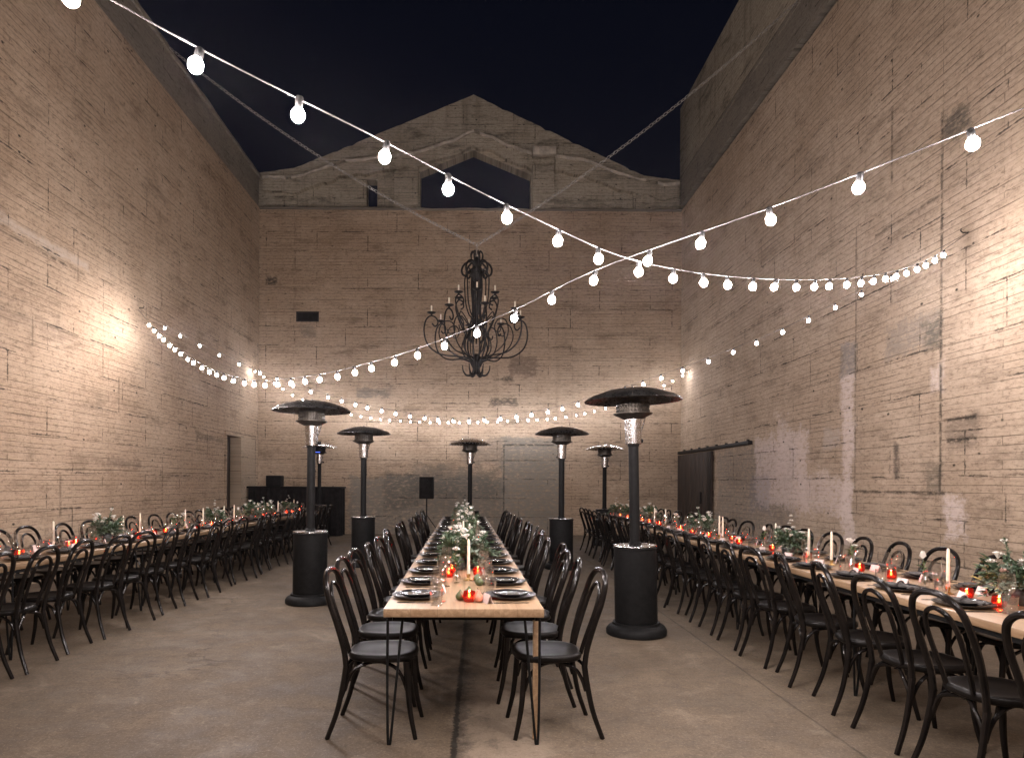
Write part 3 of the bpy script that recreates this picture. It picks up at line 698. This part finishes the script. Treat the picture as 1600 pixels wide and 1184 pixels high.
# ------------------------------------------------------------------ furniture kinds
def make_chair():
    root = empty('bentwood_chair'); tag(root, 'black bentwood chair', 'chair')
    seat = MB()
    pr = [(0,.462),(.10,.460),(.165,.4625),(.188,.468),(.205,.466),(.212,.456),(.212,.436),(.204,.428),(.188,.425),(0,.427)]
    vs, fs, seg = [], [], 32
    for r, z in pr:
        for k in range(seg):
            a = 2*PI*k/seg
            sq = 1 + .05*math.cos(4*a+PI)          # softly squared round seat
            wy = .97 if math.sin(a) < 0 else 1.0
            vs.append((max(r,1e-4)*sq*math.cos(a)*(.97 if math.sin(a) < 0 else 1), max(r,1e-4)*sq*wy*math.sin(a), z))
    for i in range(len(pr)-1):
        for k in range(seg): fs.append((i*seg+k, i*seg+(k+1) % seg, (i+1)*seg+(k+1) % seg, (i+1)*seg+k))
    seat.add(vs, fs, True); seat.build('seat', m_seat, root, angle=60)
    hoop = [(.172,-.185,.40),(.176,-.198,.50),(.19,-.235,.64),(.192,-.275,.76),(.165,-.302,.855),(.095,-.317,.908),(0,-.321,.922)]
    hp = hoop + [(-x, y, z) for x, y, z in reversed(hoop[:-1])]
    MB().tube(smooth(hp, 6), .0165, 9).build('back_frame', m_black, root)
    lo = [(.088,-.182,.455),(.096,-.205,.54),(.108,-.245,.66),(.104,-.276,.755),(.07,-.296,.82),(0,-.304,.846)]
    lp = lo + [(-x, y, z) for x, y, z in reversed(lo[:-1])]
    MB().tube(smooth(lp, 6), .0125, 8).build('back_loop', m_black, root)
    def leg(pts, r0, r1):
        p = smooth(pts, 5); n = len(p)-1
        MB().tube(p, [r0+(r1-r0)*(i/n) for i in range(n+1)], 9).build('leg', m_black, root)
    for s in (-1, 1):
        leg([(s*.172,-.184,.405),(s*.176,-.20,.30),(s*.184,-.232,.15),(s*.196,-.285,0)], .0175, .0135)
        leg([(s*.148,.150,.428),(s*.156,.160,.30),(s*.166,.176,.15),(s*.182,.208,0)], .020, .0125)
    cs = [(.150,.153),(-.150,.153),(-.172,-.192),(.172,-.192)]
    for i in range(4):
        (x0, y0), (x1, y1) = cs[i], cs[(i+1) % 4]
        mx, my = (x0+x1)/2*.80, (y0+y1)/2*.80
        pts = smooth([(x0, y0, .265),(x0*.93+x1*.07, y0*.93+y1*.07, .335),(x0*.8+x1*.2, y0*.8+y1*.2, .395),(mx, my, .418),(x0*.2+x1*.8, y0*.2+y1*.8, .395),(x0*.07+x1*.93, y0*.07+y1*.93, .335),(x1, y1, .265)], 4)
        MB().tube(pts, .0105, 7).build('brace', m_black, root)
    return root
chair = Kind(make_chair)

TZ = .76
def make_table(label, origin, rz, L, W, nleg, upright=False):
    root = empty('banquet_table', origin, rz); tag(root, label, 'table', 'long banquet tables')
    MB().rbox(-W/2, W/2, 0, L, TZ-.046, TZ, .004).build('tabletop', m_wood, root)
    fr = MB()
    for s in (-1, 1): fr.box(s*(W/2-.03)-.012, s*(W/2-.03)+.012, .05, L-.05, TZ-.075, TZ-.0475)
    for k in range(nleg):
        y = .09+(L-.18)*k/(nleg-1); fr.box(-W/2+.043, W/2-.043, y-.012, y+.012, TZ-.075, TZ-.0475)
    fr.build('under_frame', m_powder, root)
    for k in range(nleg):
        y = .09+(L-.18)*k/(nleg-1)
        for s in (-1, 1):
            x0 = s*(W/2-.014); x1 = s*(W/2-.095)
            pts = smooth([(x0, y, TZ-.0755),(x0*1.0, y, .30),(x0-s*.005, y, .03),(x0-s*.012, y, .0075),(x0-s*.02, y, .03),(x0-s*.045, y, .30),(x1, y, TZ-.0755)], 5)
            MB().tube(pts, .0075, 7).build('leg', m_powder, root)
    if upright: tag(MB().rbox(W/2-.042, W/2-.012, .16, .182, .002, TZ-.0755, .003).build('leg', m_wood, root), 'pale timber upright')
    return root

def one(name, cat, mb, mat, angle=38):
    def mk():
        o = mb.build(name, mat, angle=angle); tag(o, name.replace('_', ' '), cat); return o
    return Kind(mk)
charger = one('charger_plate', 'plate', MB().lathe([(0,0),(.09,0),(.10,.004),(.142,.014),(.152,.020),(.1525,.0225),(.148,.0225),(.10,.010),(.088,.0075),(0,.0075)], 40), m_plate)
dinner = one('dinner_plate', 'plate', MB().lathe([(0,0),(.065,0),(.07,.005),(.100,.013),(.109,.022),(.110,.025),(.106,.0255),(.097,.0185),(.085,.0165),(0,.016)], 40), m_plate2)
def make_wine():
    root = empty('wine_glass'); tag(root, 'wine glass', 'glass')
    MB().lathe([(.004,.088),(.02,.092),(.034,.108),(.041,.135),(.041,.16),(.036,.192),(.0345,.205)], 20).build('bowl', m_glass, root)
    MB().lathe([(0,.0005),(.036,.001),(.037,.003),(.02,.005),(.006,.010),(.004,.02),(.0038,.07),(.006,.088),(0,.089)], 16).build('stem', m_glass, root)
    return root
wine = Kind(make_wine)
tumbler = one('water_glass', 'glass', MB().lathe([(0,.0005),(.031,.0008),(.033,.004),(.037,.092),(.0365,.0925),(.0315,.012),(0,.010)], 22), m_glass)
card = one('place_card', 'card', MB().add([(-.045,-.018,.001),(.045,-.018,.001),(.045,0,.052),(-.045,0,.052),(.045,.018,.001),(-.045,.018,.001)] +
           [(-.045,-.0165,.0005),(.045,-.0165,.0005),(.045,0,.0505),(-.045,0,.0505),(.045,.0165,.0005),(-.045,.0165,.0005)],
           [(0,1,2,3),(3,2,4,5),(7,6,9,8),(8,9,11,10),(1,0,6,7),(5,4,10,11),(0,3,9,6),(3,5,11,9),(2,1,7,8),(4,2,8,10)]), m_card)
def make_votive():
    root = empty('votive_candle'); tag(root, 'votive candle', 'candle')
    MB().lathe([(0,.001),(.026,.0012),(.034,.010),(.0365,.03),(.0335,.052),(.0315,.06),(.030,.06),(.0315,.05),(.0335,.03),(.030,.012),(0,.008)], 22).build('glass_cup', m_votive, root)
    w = MB().lathe([(0,.0085),(.027,.0125),(.0275,.024),(0,.025)], 16).build('wax', m_wax, root)
    MB().lathe([(0,.026),(.0045,.029),(.0062,.036),(.0035,.046),(0,.053)], 10).build('flame', m_flame, root)
    return root
votive = Kind(make_votive)
def make_taper():
    root = empty('taper_candle'); tag(root, 'taper candle', 'candle')
    MB().lathe([(0,.0005),(.034,.001),(.036,.004),(.018,.010),(.010,.018),(.013,.028),(.015,.044),(.0125,.045),(0,.045)], 18).build('candle_holder', m_brass, root)
    c = MB().lathe([(0,.0455),(.0115,.0455),(.0105,.18),(.0085,.272),(.005,.282),(0,.284)], 14).build('candle', m_wax, root)
    MB().tube([(0,0,.283),(.001,0,.292)], .0011, 5).build('wick', m_iron, c)
    return root
taper = Kind(make_taper)
fork = one('fork', 'cutlery', MB().rbox(-.006,.006,-.10,.03,.001,.0035,.001,1).box(-.011,.011,.0302,.055,.0012,.0033).box(-.011,-.0075,.0552,.10,.0012,.0033).box(-.002,.002,.0552,.10,.0012,.0033).box(.0075,.011,.0552,.10,.0012,.0033), m_cutlery)
knife = one('knife', 'cutlery', MB().rbox(-.006,.006,-.11,-.01,.001,.005,.0012,1).prism([(-.006,.001),(.008,.001),(.006,.0022),(-.006,.003)], -.0098, .10), m_cutlery)
def make_napkin():
    b = MB(); vs, fs = [], []
    n = 14
    for i in range(n+1):
        for j in range(5):
            x = (j/4-.5)*.085*(1-.45*math.exp(-((i/n-.5)/.12)**2)); y = (i/n-.5)*.24
            vs.append((x, y, .010+.006*math.sin(j*2.2+i*.6)+.010*math.exp(-((i/n-.5)/.1)**2)))
    m = len(vs); vs += [(x, y, .001) for x, y, z in vs]
    for i in range(n):
        for j in range(4):
            a = i*5+j; fs += [(a, a+1, a+6, a+5), (m+a, m+a+5, m+a+6, m+a+1)]
        fs += [(i*5, i*5+5, m+i*5+5, m+i*5), (i*5+4, m+i*5+4, m+i*5+9, i*5+9)]
    fs += [(0, m, m+1, 1),(1, m+1, m+2, 2),(2, m+2, m+3, 3),(3, m+3, m+4, 4)] + [(n*5+j, n*5+j+1, m+n*5+j+1, m+n*5+j) for j in range(4)]
    b.add(vs, fs, True); b.tube([(.026*math.cos(i*PI/5), .004*math.sin(2*i*PI/5), .016+.016*math.sin(i*PI/5)) for i in range(10)], .006, 6, True)
    o = b.build('napkin', m_napkin); tag(o, 'napkin', 'napkin'); return o
napkin = Kind(make_napkin)

# ------------------------------------------------------------------ flowers and greenery
def leaf(b, p, d, L, w, bend=.25):
    d = Vector(d).normalized(); s = d.cross(Vector((random.uniform(-.4,.4), random.uniform(-.4,.4), 1))).normalized(); up = s.cross(d)
    p = Vector(p); a = p + d*L*.45 + up*L*bend*.25; e = p + d*L - up*L*bend
    b.add([p, a + s*w, e, a - s*w], [(0,1,2),(0,2,3)], True)
def blossom(c, r, mat, parent, kind=0):
    b = MB(); c = Vector(c)
    if kind == 0:                                       # loose ruffled bloom
        for ring, (n, rr_, z0, z1) in enumerate(((7, 1.0, -.15, .25), (6, .72, -.05, .55), (4, .42, .05, .7))):
            for k in range(n):
                a = 2*PI*k/n + ring*.5 + random.uniform(-.2,.2); dx, dy = math.cos(a), math.sin(a); q = r*rr_
                s = Vector((-dy, dx, 0))*q*.48; o = Vector((dx, dy, 0))
                b.add([c+o*q*.12+Vector((0,0,z0*r)), c+o*q*.62+s+Vector((0,0,(z0+z1)*.5*r)), c+o*q+Vector((0,0,z1*r+random.uniform(-.1,.1)*r)), c+o*q*.62-s+Vector((0,0,(z0+z1)*.5*r))], [(0,1,2,3)], True)
        b.ball(c+Vector((0,0,.08*r)), r*.22, 8, 5)
    elif kind == 1:                                     # tulip-like cup
        for k in range(6):
            a = 2*PI*k/6; dx, dy = math.cos(a), math.sin(a); o = Vector((dx, dy, 0)); s = Vector((-dy, dx, 0))*r*.5
            b.add([c+o*r*.15-Vector((0,0,r*.9)), c+o*r*.62+s-Vector((0,0,r*.2)), c+o*r*.5+s*.6+Vector((0,0,r*.6)), c+o*r*.34+Vector((0,0,r*1.15)), c+o*r*.5-s*.6+Vector((0,0,r*.6)), c+o*r*.62-s-Vector((0,0,r*.2))], [(0,1,2,3,4,5)], True)
        b.ball(c-Vector((0,0,r*.2)), r*.45, 8, 5)
    else:                                               # orchid spray / umbel of little florets
        for k in range(16):
            a = random.uniform(0, 2*PI); q = r*math.sqrt(random.random()); e = c + Vector((q*math.cos(a), q*math.sin(a), r*.35*(1-(q/r)**2)+random.uniform(-.1,.1)*r))
            b.ball(e, r*random.uniform(.14,.22), 6, 4, .6); b.tube([c-Vector((0,0,r*.8)), e], .0012, 4)
    return b.build('flower', mat, parent)
def make_arrangement(seed, spread, height, blooms, tall=None):
    def mk():
        random.seed(seed)
        root = empty('flower_arrangement'); tag(root, 'flower arrangement', 'flowers')
        MB().lathe([(0,.001),(.05,.001),(.062,.02),(.066,.055),(.055,.09),(.050,.096),(.044,.095),(.05,.06),(0,.055)], 22).build('vase', m_vase, root)
        fo, f2, st = MB(), MB(), MB()
        for k in range(60):
            a = random.uniform(0, 2*PI); e = random.uniform(.0, 1.25); L = spread*random.uniform(.5, 1.05)
            d = Vector((math.cos(a)*math.cos(e), math.sin(a)*math.cos(e), math.sin(e)*height/spread))
            p0 = Vector((.03*math.cos(a), .03*math.sin(a), .088)); tip = p0 + d*L + Vector((0,0,-.05*(1-e)))
            pts = smooth([p0, p0 + d*L*.5 + Vector((0,0,.02)), tip], 4)
            st.tube(pts, .0018, 4)
            tgt = fo if random.random() < .68 else f2
            for i, q in enumerate(pts[2:]):
                for s in range(3):
                    dd = d + Vector((random.uniform(-1,1), random.uniform(-1,1), random.uniform(-.5,.6)))*.9
                    leaf(tgt, q, dd, random.uniform(.028,.055), random.uniform(.008,.015))
        fo.build('foliage', m_leaf, root); f2.build('foliage', m_leaf2, root); st.build('stems', m_stem, root)
        for (x, y, z, r, kd, mt) in blooms: blossom((x, y, z), r, mt, root, kd)
        if tall:
            t2 = MB()
            for (x, y, z) in tall:
                t2.tube(smooth([(0,0,.09),(x*.5,y*.5,z*.6),(x,y,z)], 4), .002, 4)
                for i in range(26):
                    q = .45+.55*i/26; leaf(t2, (x*q, y*q, .09+(z-.09)*q), (random.uniform(-1,1), random.uniform(-1,1), .7), .035*(1.25-q*.6), .007)
            t2.build('tall_sprig', m_leaf, root)
        return root
    return Kind(mk)
arrA = make_arrangement(1, .19, .20, [(.04,-.08,.30,.042,2,m_petal),(-.09,-.09,.22,.036,2,m_petal),(.10,-.06,.26,.034,2,m_petal),(.0,.09,.28,.034,2,m_petal),(-.12,.08,.24,.03,0,m_petal),(-.06,-.05,.25,.03,0,m_petal),(.09,.02,.22,.032,0,m_petal),(-.02,.05,.36,.026,2,m_petal),(-.10,.03,.19,.03,0,m_petal2),(.01,-.12,.20,.028,0,m_petal)], [(-.05,.04,.38)])
arrB = make_arrangement(2, .17, .16, [(.10,.05,.24,.034,2,m_petal),(-.06,.08,.26,.03,0,m_petal),(.02,-.10,.22,.034,2,m_petal),(-.03,-.03,.33,.026,0,m_petal),(-.01,-.02,.375,.022,0,m_petal),(.015,.0,.30,.024,0,m_petal),(.07,-.02,.26,.026,0,m_petal),(-.08,-.03,.20,.03,2,m_petal)])
arrC = make_arrangement(3, .15, .19, [(.09,-.03,.23,.036,2,m_petal),(-.09,-.05,.27,.034,2,m_petal),(-.01,.0,.34,.03,2,m_petal),(.04,.09,.24,.03,0,m_petal),(.0,-.06,.25,.03,0,m_petal),(.06,.0,.29,.028,2,m_petal),(-.06,.02,.22,.028,0,m_petal),(-.02,.06,.33,.02,2,m_petal),(.05,-.08,.17,.03,0,m_petal2)], [(.03,.02,.33),(-.05,-.01,.30)])
def make_bud(kd, mat, seed, h):
    def mk():
        random.seed(seed)
        root = empty('bud_vase'); tag(root, 'bud vase', 'flowers')
        MB().lathe([(0,.001),(.022,.001),(.027,.012),(.028,.04),(.017,.066),(.011,.085),(.012,.11),(.0105,.11),(.0095,.085),(.015,.064),(.025,.04),(0,.008)], 18).build('vase', m_glass, root)
        b = MB()
        for q, (x, y, z) in enumerate(((.012,-.008,h),(-.02,.01,h*.86))[:1 if kd == 1 else 2]):
            b.tube(smooth([(0,0,.01),(x*.3,y*.3,h*.5),(x,y,z)], 4), .0022, 5)
            for i in range(5): leaf(b, (x*.3, y*.3, h*(.45+.08*i)), (random.uniform(-1,1), random.uniform(-1,1), .6), .06, .010)
        b.build('stem', m_stem, root)
        blossom((.012,-.008,h+.01), .026 if kd == 1 else .033, mat, root, kd)
        if kd != 1: blossom((-.02,.01,h*.86), .02, mat, root, kd)
        return root
    return Kind(mk)
budA = make_bud(1, m_petal, 4, .20); budB = make_bud(2, m_petal, 5, .22); budC = make_bud(0, m_petal, 6, .21)
def make_pear():
    root = empty('pear'); tag(root, 'pear', 'fruit')
    MB().lathe([(0,.0),(.015,.002),(.026,.012),(.028,.025),(.023,.040),(.014,.054),(.010,.064),(.005,.069),(0,.069)], 18).build('flesh', m_pear, root)
    MB().tube([(0,0,.068),(.003,0,.076),(.008,0,.082)], .0016, 5).build('stalk', m_iron, root); return root
pear = Kind(make_pear)
fig = one('fig', 'fruit', MB().lathe([(0,.0),(.018,.002),(.028,.014),(.029,.026),(.02,.04),(.008,.052),(.004,.06),(0,.061)], 16), m_fig)

# ------------------------------------------------------------------ the laid tables
F, PX, PY, HC = 1050.0, 748.0, 755.0, 1.43
def seen(p, m=0):
    if p[1] < .6: return False
    x = PX+F*p[0]/p[1]; y = PY-F*(p[2]-HC)/p[1]
    return -m <= x <= 1600+m and -m <= y <= 1184+m
ST = .556
def row(tname, label, origin, rz, L, W, nleg, t_first, count, sides, decor, chair_skip=()):
    make_table(label, origin, rz, L, W, nleg, tname == 'middle table')
    c, s = math.cos(rz), math.sin(rz)
    def at(x, t, z=0): return (origin[0]+x*c-t*s, origin[1]+x*s+t*c, z)
    rnd = random.Random(len(tname)*7+count)
    for side, sname in sides:
        order = 0; o2 = 0
        for k in range(count):
            t = t_first + k*ST
            where = sname + ' of the ' + tname
            # chair
            cx = side*(W/2 + rnd.choice((rnd.uniform(.02,.06), rnd.uniform(.02,.11)))); ct = t + rnd.uniform(-.025,.025)
            cp = at(cx, ct)
            if any(seen(at(cx+side*dx, ct+dy, dz)) for dx in (-.2,.2,.3) for dy in (-.2,.2) for dz in (0,.47,.9)):
                chair(cp, rz + (PI/2 if side > 0 else -PI/2) + rnd.gauss(0,.10), 'black bentwood chair, %s on the %s' % (nth(order), where), 'bentwood chairs along the banquet tables')
                order += 1
            # place setting
            px = side*(W/2-.165); P = lambda x, tt, z=TZ: at(x, tt, z)
            if not seen(P(px, t), 30): continue
            near = P(px, t)[1] < 10.5
            lab = lambda what: '%s, %s, %s' % (what, nth(o2), where.replace('of the', 'of'))
            q = px+rnd.uniform(-.008,.008); tq = t+rnd.uniform(-.012,.012)
            charger(P(q, tq, TZ+.0005), rnd.uniform(0,6), lab('large black charger plate'), 'charger plates')
            dinner(P(q, tq, TZ+.0085), rnd.uniform(0,6), lab('small glossy black plate'), 'small black plates')
            wine(P(side*(.125+rnd.uniform(-.015,.015)), t+side*.13+rnd.uniform(-.02,.02)), 0, lab('stemmed wine glass'), 'wine glasses')
            tumbler(P(side*(.165+rnd.uniform(-.02,.02)), t+side*.235+rnd.uniform(-.02,.02)), 0, lab('clear water glass'), 'water glasses')
            d = rz + (PI/2 if side > 0 else -PI/2)
            fork(P(px, t+side*-.185), d+rnd.uniform(-.08,.08), lab('black fork'), 'black forks')
            knife(P(px, t+side*.185), d+rnd.uniform(-.08,.08), lab('black knife'), 'black knives')
            if near: napkin(P(q-side*.0, tq, TZ+.025), d+PI/2*rnd.choice((.25,.4,.1))+PI/2, lab('dark knotted napkin'), 'dark napkins') if tname != 'middle table' else None
            if tname != 'middle table' or k % 2 == 0: card(P(side*(W/2-.30), t+side*-.18), rz+PI/2*side+rnd.uniform(-.5,.5), lab('folded blush place card'), 'place cards')
            o2 += 1
    cnt = {}
    NM = {'votive': (votive, 'lit red glass votive candle', 'red votive candles'), 'taper': (taper, 'ivory taper candle in a brass holder', 'ivory taper candles'),
          'arrA': (arrA, 'leafy white flower arrangement with a tall sprig', 'flower arrangements'), 'arrB': (arrB, 'dark leafy arrangement with stacked white blooms', 'flower arrangements'),
          'arrC': (arrC, 'green and white arrangement with two sprigs', 'flower arrangements'), 'budA': (budA, 'glass bud vase with one white tulip-shaped flower', 'bud vases'),
          'budB': (budB, 'glass bud vase with flat white flower heads', 'bud vases'), 'budC': (budC, 'glass bud vase with ruffled white flowers', 'bud vases'),
          'pear': (pear, 'blush pear', 'loose fruit'), 'fig': (fig, 'dark green fig', 'loose fruit')}
    for kind, x, t in sorted(decor, key=lambda d: d[2]):
        p = at(x, t, TZ+.0005)
        if not seen(p, 60): continue
        k, what, grp = NM[kind]; i = cnt.get(kind, 0); cnt[kind] = i+1
        k(p, random.uniform(0, 6), '%s, %s on the %s' % (what, nth(i), tname), grp)
def fill(t0, t1, rnd, have):
    """candles, bud vases and arrangements down the middle of a table"""
    out = []; t = t0; seq = 0
    while t < t1:
        kinds = (('votive', 'taper', 'budA', 'votive', 'arrC', 'votive', 'taper', 'budB', 'votive', 'arrA', 'votive', 'taper', 'budC', 'votive', 'arrB'))
        k = kinds[seq % len(kinds)]; seq += 1
        if all(abs(t-h) > .12 for h in have): out.append((k, rnd.uniform(-.05,.05), t))
        t += rnd.uniform(.2,.29)
    return out
rnd = random.Random(4)
# middle table: near end t = 0 lies 3.59 m from the camera
mid = [('votive', .03, .22), ('fig', -.02, .27), ('pear', .08, .2), ('fig', .03, .40), ('taper', .03, 1.06), ('votive', -.11, 1.2), ('budC', -.05, .95), ('fig', .09, .98), ('arrC', -.06, 1.62),
       ('arrA', .06, 1.75), ('votive', -.09, 1.42), ('votive', .10, 1.3), ('taper', -.02, 2.0), ('budA', .05, 2.1), ('votive', .0, 2.25), ('arrB', -.04, 2.6), ('taper', .05, 2.9), ('votive', -.05, 2.4), ('fig', .1, .82)]
row('middle table', 'long pale wooden middle table on hairpin legs, set with black plates', (-.075, 3.59, 0), R(1.2), 10.0, .86, 6, .36, 17, ((-1, 'left side'), (1, 'right side')), mid+fill(3.15, 9.8, rnd, []))
# left table: axis at x = -4.13, parallel to the wall
LX, LY = -4.13, 3.2
lt = [(k, x, y-LY) for k, x, y in (('taper', .05, 6.45), ('votive', .02, 6.75), ('arrA', .0, 7.45), ('taper', .1, 7.62), ('votive', -.05, 6.98), ('taper', 0, 8.2), ('votive', .08, 8.0), ('budC', .0, 9.1), ('budB', .05, 9.25), ('taper', .02, 9.42), ('votive', .08, 8.7), ('votive', .08, 9.7),
      ('taper', .04, 9.98), ('arrB', 0, 10.5), ('taper', .06, 10.75), ('votive', .08, 10.2), ('votive', .1, 8.35), ('votive', .1, 5.9), ('budA', .0, 5.8))]
row('left table', 'long wooden table beside the left wall with the doorway', (LX, LY, 0), 0, 12.6, .86, 7, .28, 22, ((-1, 'wall side'), (1, 'aisle side')), lt+fill(11.1-LY, 12.4, rnd, []))
# right table: axis at x = 2.98
RX, RY = 2.98, 2.4
rt = [(k, x, y-RY) for k, x, y in (('arrA', .08, 3.82), ('votive', -.08, 3.74), ('votive', -.05, 4.03), ('taper', -.05, 4.19), ('budA', .0, 4.48), ('votive', .0, 4.85), ('budB', .05, 5.45), ('votive', .0, 5.25), ('taper', .0, 5.67), ('votive', .0, 6.08), ('taper', -.02, 6.02),
      ('arrB', .0, 6.45), ('votive', .02, 6.85), ('taper', .05, 6.85), ('budA', .05, 7.15), ('votive', -.03, 7.6), ('taper', .0, 8.2), ('taper', .05, 8.45), ('votive', -.05, 8.55), ('arrA', .0, 8.95), ('votive', -.05, 9.2), ('votive', .05, 9.55), ('votive', 0, 9.9), ('budB', 0, 10.1), ('taper', .0, 10.7), ('votive', .04, 8.0))]
row('right table', 'long wooden table beside the right wall with the sliding door', (RX, RY, 0), 0, 12.7, .86, 7, .26, 22, ((-1, 'aisle side'), (1, 'wall side')), rt+fill(11.0-RY, 12.5, rnd, []))

# ------------------------------------------------------------------ night sky, camera, render settings
w = bpy.data.worlds.new('World'); scene.world = w; w.use_nodes = True
nt = w.node_tree; nt.nodes.clear()
out = nt.nodes.new('ShaderNodeOutputWorld'); bg = nt.nodes.new('ShaderNodeBackground'); sky = nt.nodes.new('ShaderNodeTexSky')
sky.sky_type = 'NISHITA'; sky.sun_disc = False; sky.sun_elevation = R(-3.1); sky.sun_rotation = R(180)
tint = nt.nodes.new('ShaderNodeMix'); tint.data_type = 'RGBA'; tint.blend_type = 'MULTIPLY'; tint.inputs[0].default_value = 1
nt.links.new(sky.outputs[0], tint.inputs[6]); tint.inputs[7].default_value = (.62, .72, 1.25, 1)
nt.links.new(tint.outputs[2], bg.inputs[0]); bg.inputs[1].default_value = .085
nt.links.new(bg.outputs[0], out.inputs[0])

# thin haze added in place of lens bloom; softens the view past the bulbs
def air():
    m = bpy.data.materials.new('added_bloom_haze'); m.use_nodes = True; t = m.node_tree; t.nodes.clear()
    o = t.nodes.new('ShaderNodeOutputMaterial'); v = t.nodes.new('ShaderNodeVolumePrincipled')
    v.inputs['Color'].default_value = (.88, .86, .93, 1); v.inputs['Density'].default_value = .00045; v.inputs['Anisotropy'].default_value = .93
    t.links.new(v.outputs[0], o.inputs['Volume'])
    h = MB().box(-41, 41, -31, 61, -1, 14).build('haze', m); tag(h, kind='stuff')
air()
cam = bpy.data.cameras.new('camera'); co = bpy.data.objects.new('camera', cam); col.objects.link(co)
cam.sensor_fit = 'HORIZONTAL'; cam.sensor_width = 36; cam.lens = 36*F/1600
cam.shift_x = (800-PX)/1600; cam.shift_y = (PY-592)/1600
cam.clip_start = .05; cam.clip_end = 300
co.matrix_world = Matrix.Translation((0, 0, HC)) @ Matrix.Rotation(PI/2, 4, 'X') @ Matrix.Rotation(R(.35), 4, 'Z')
scene.camera = co
scene.view_settings.view_transform = 'Standard'; scene.view_settings.look = 'None'
scene.view_settings.exposure = 0; scene.view_settings.gamma = 1; scene.view_settings.use_curve_mapping = False
scene.render.engine = 'CYCLES'
cy = scene.cycles
cy.use_light_tree = True; cy.use_denoising = True; cy.max_bounces = 6; cy.diffuse_bounces = 3; cy.glossy_bounces = 3; cy.transparent_max_bounces = 24
cy.sample_clamp_indirect = 6; cy.caustics_reflective = False; cy.caustics_refractive = False
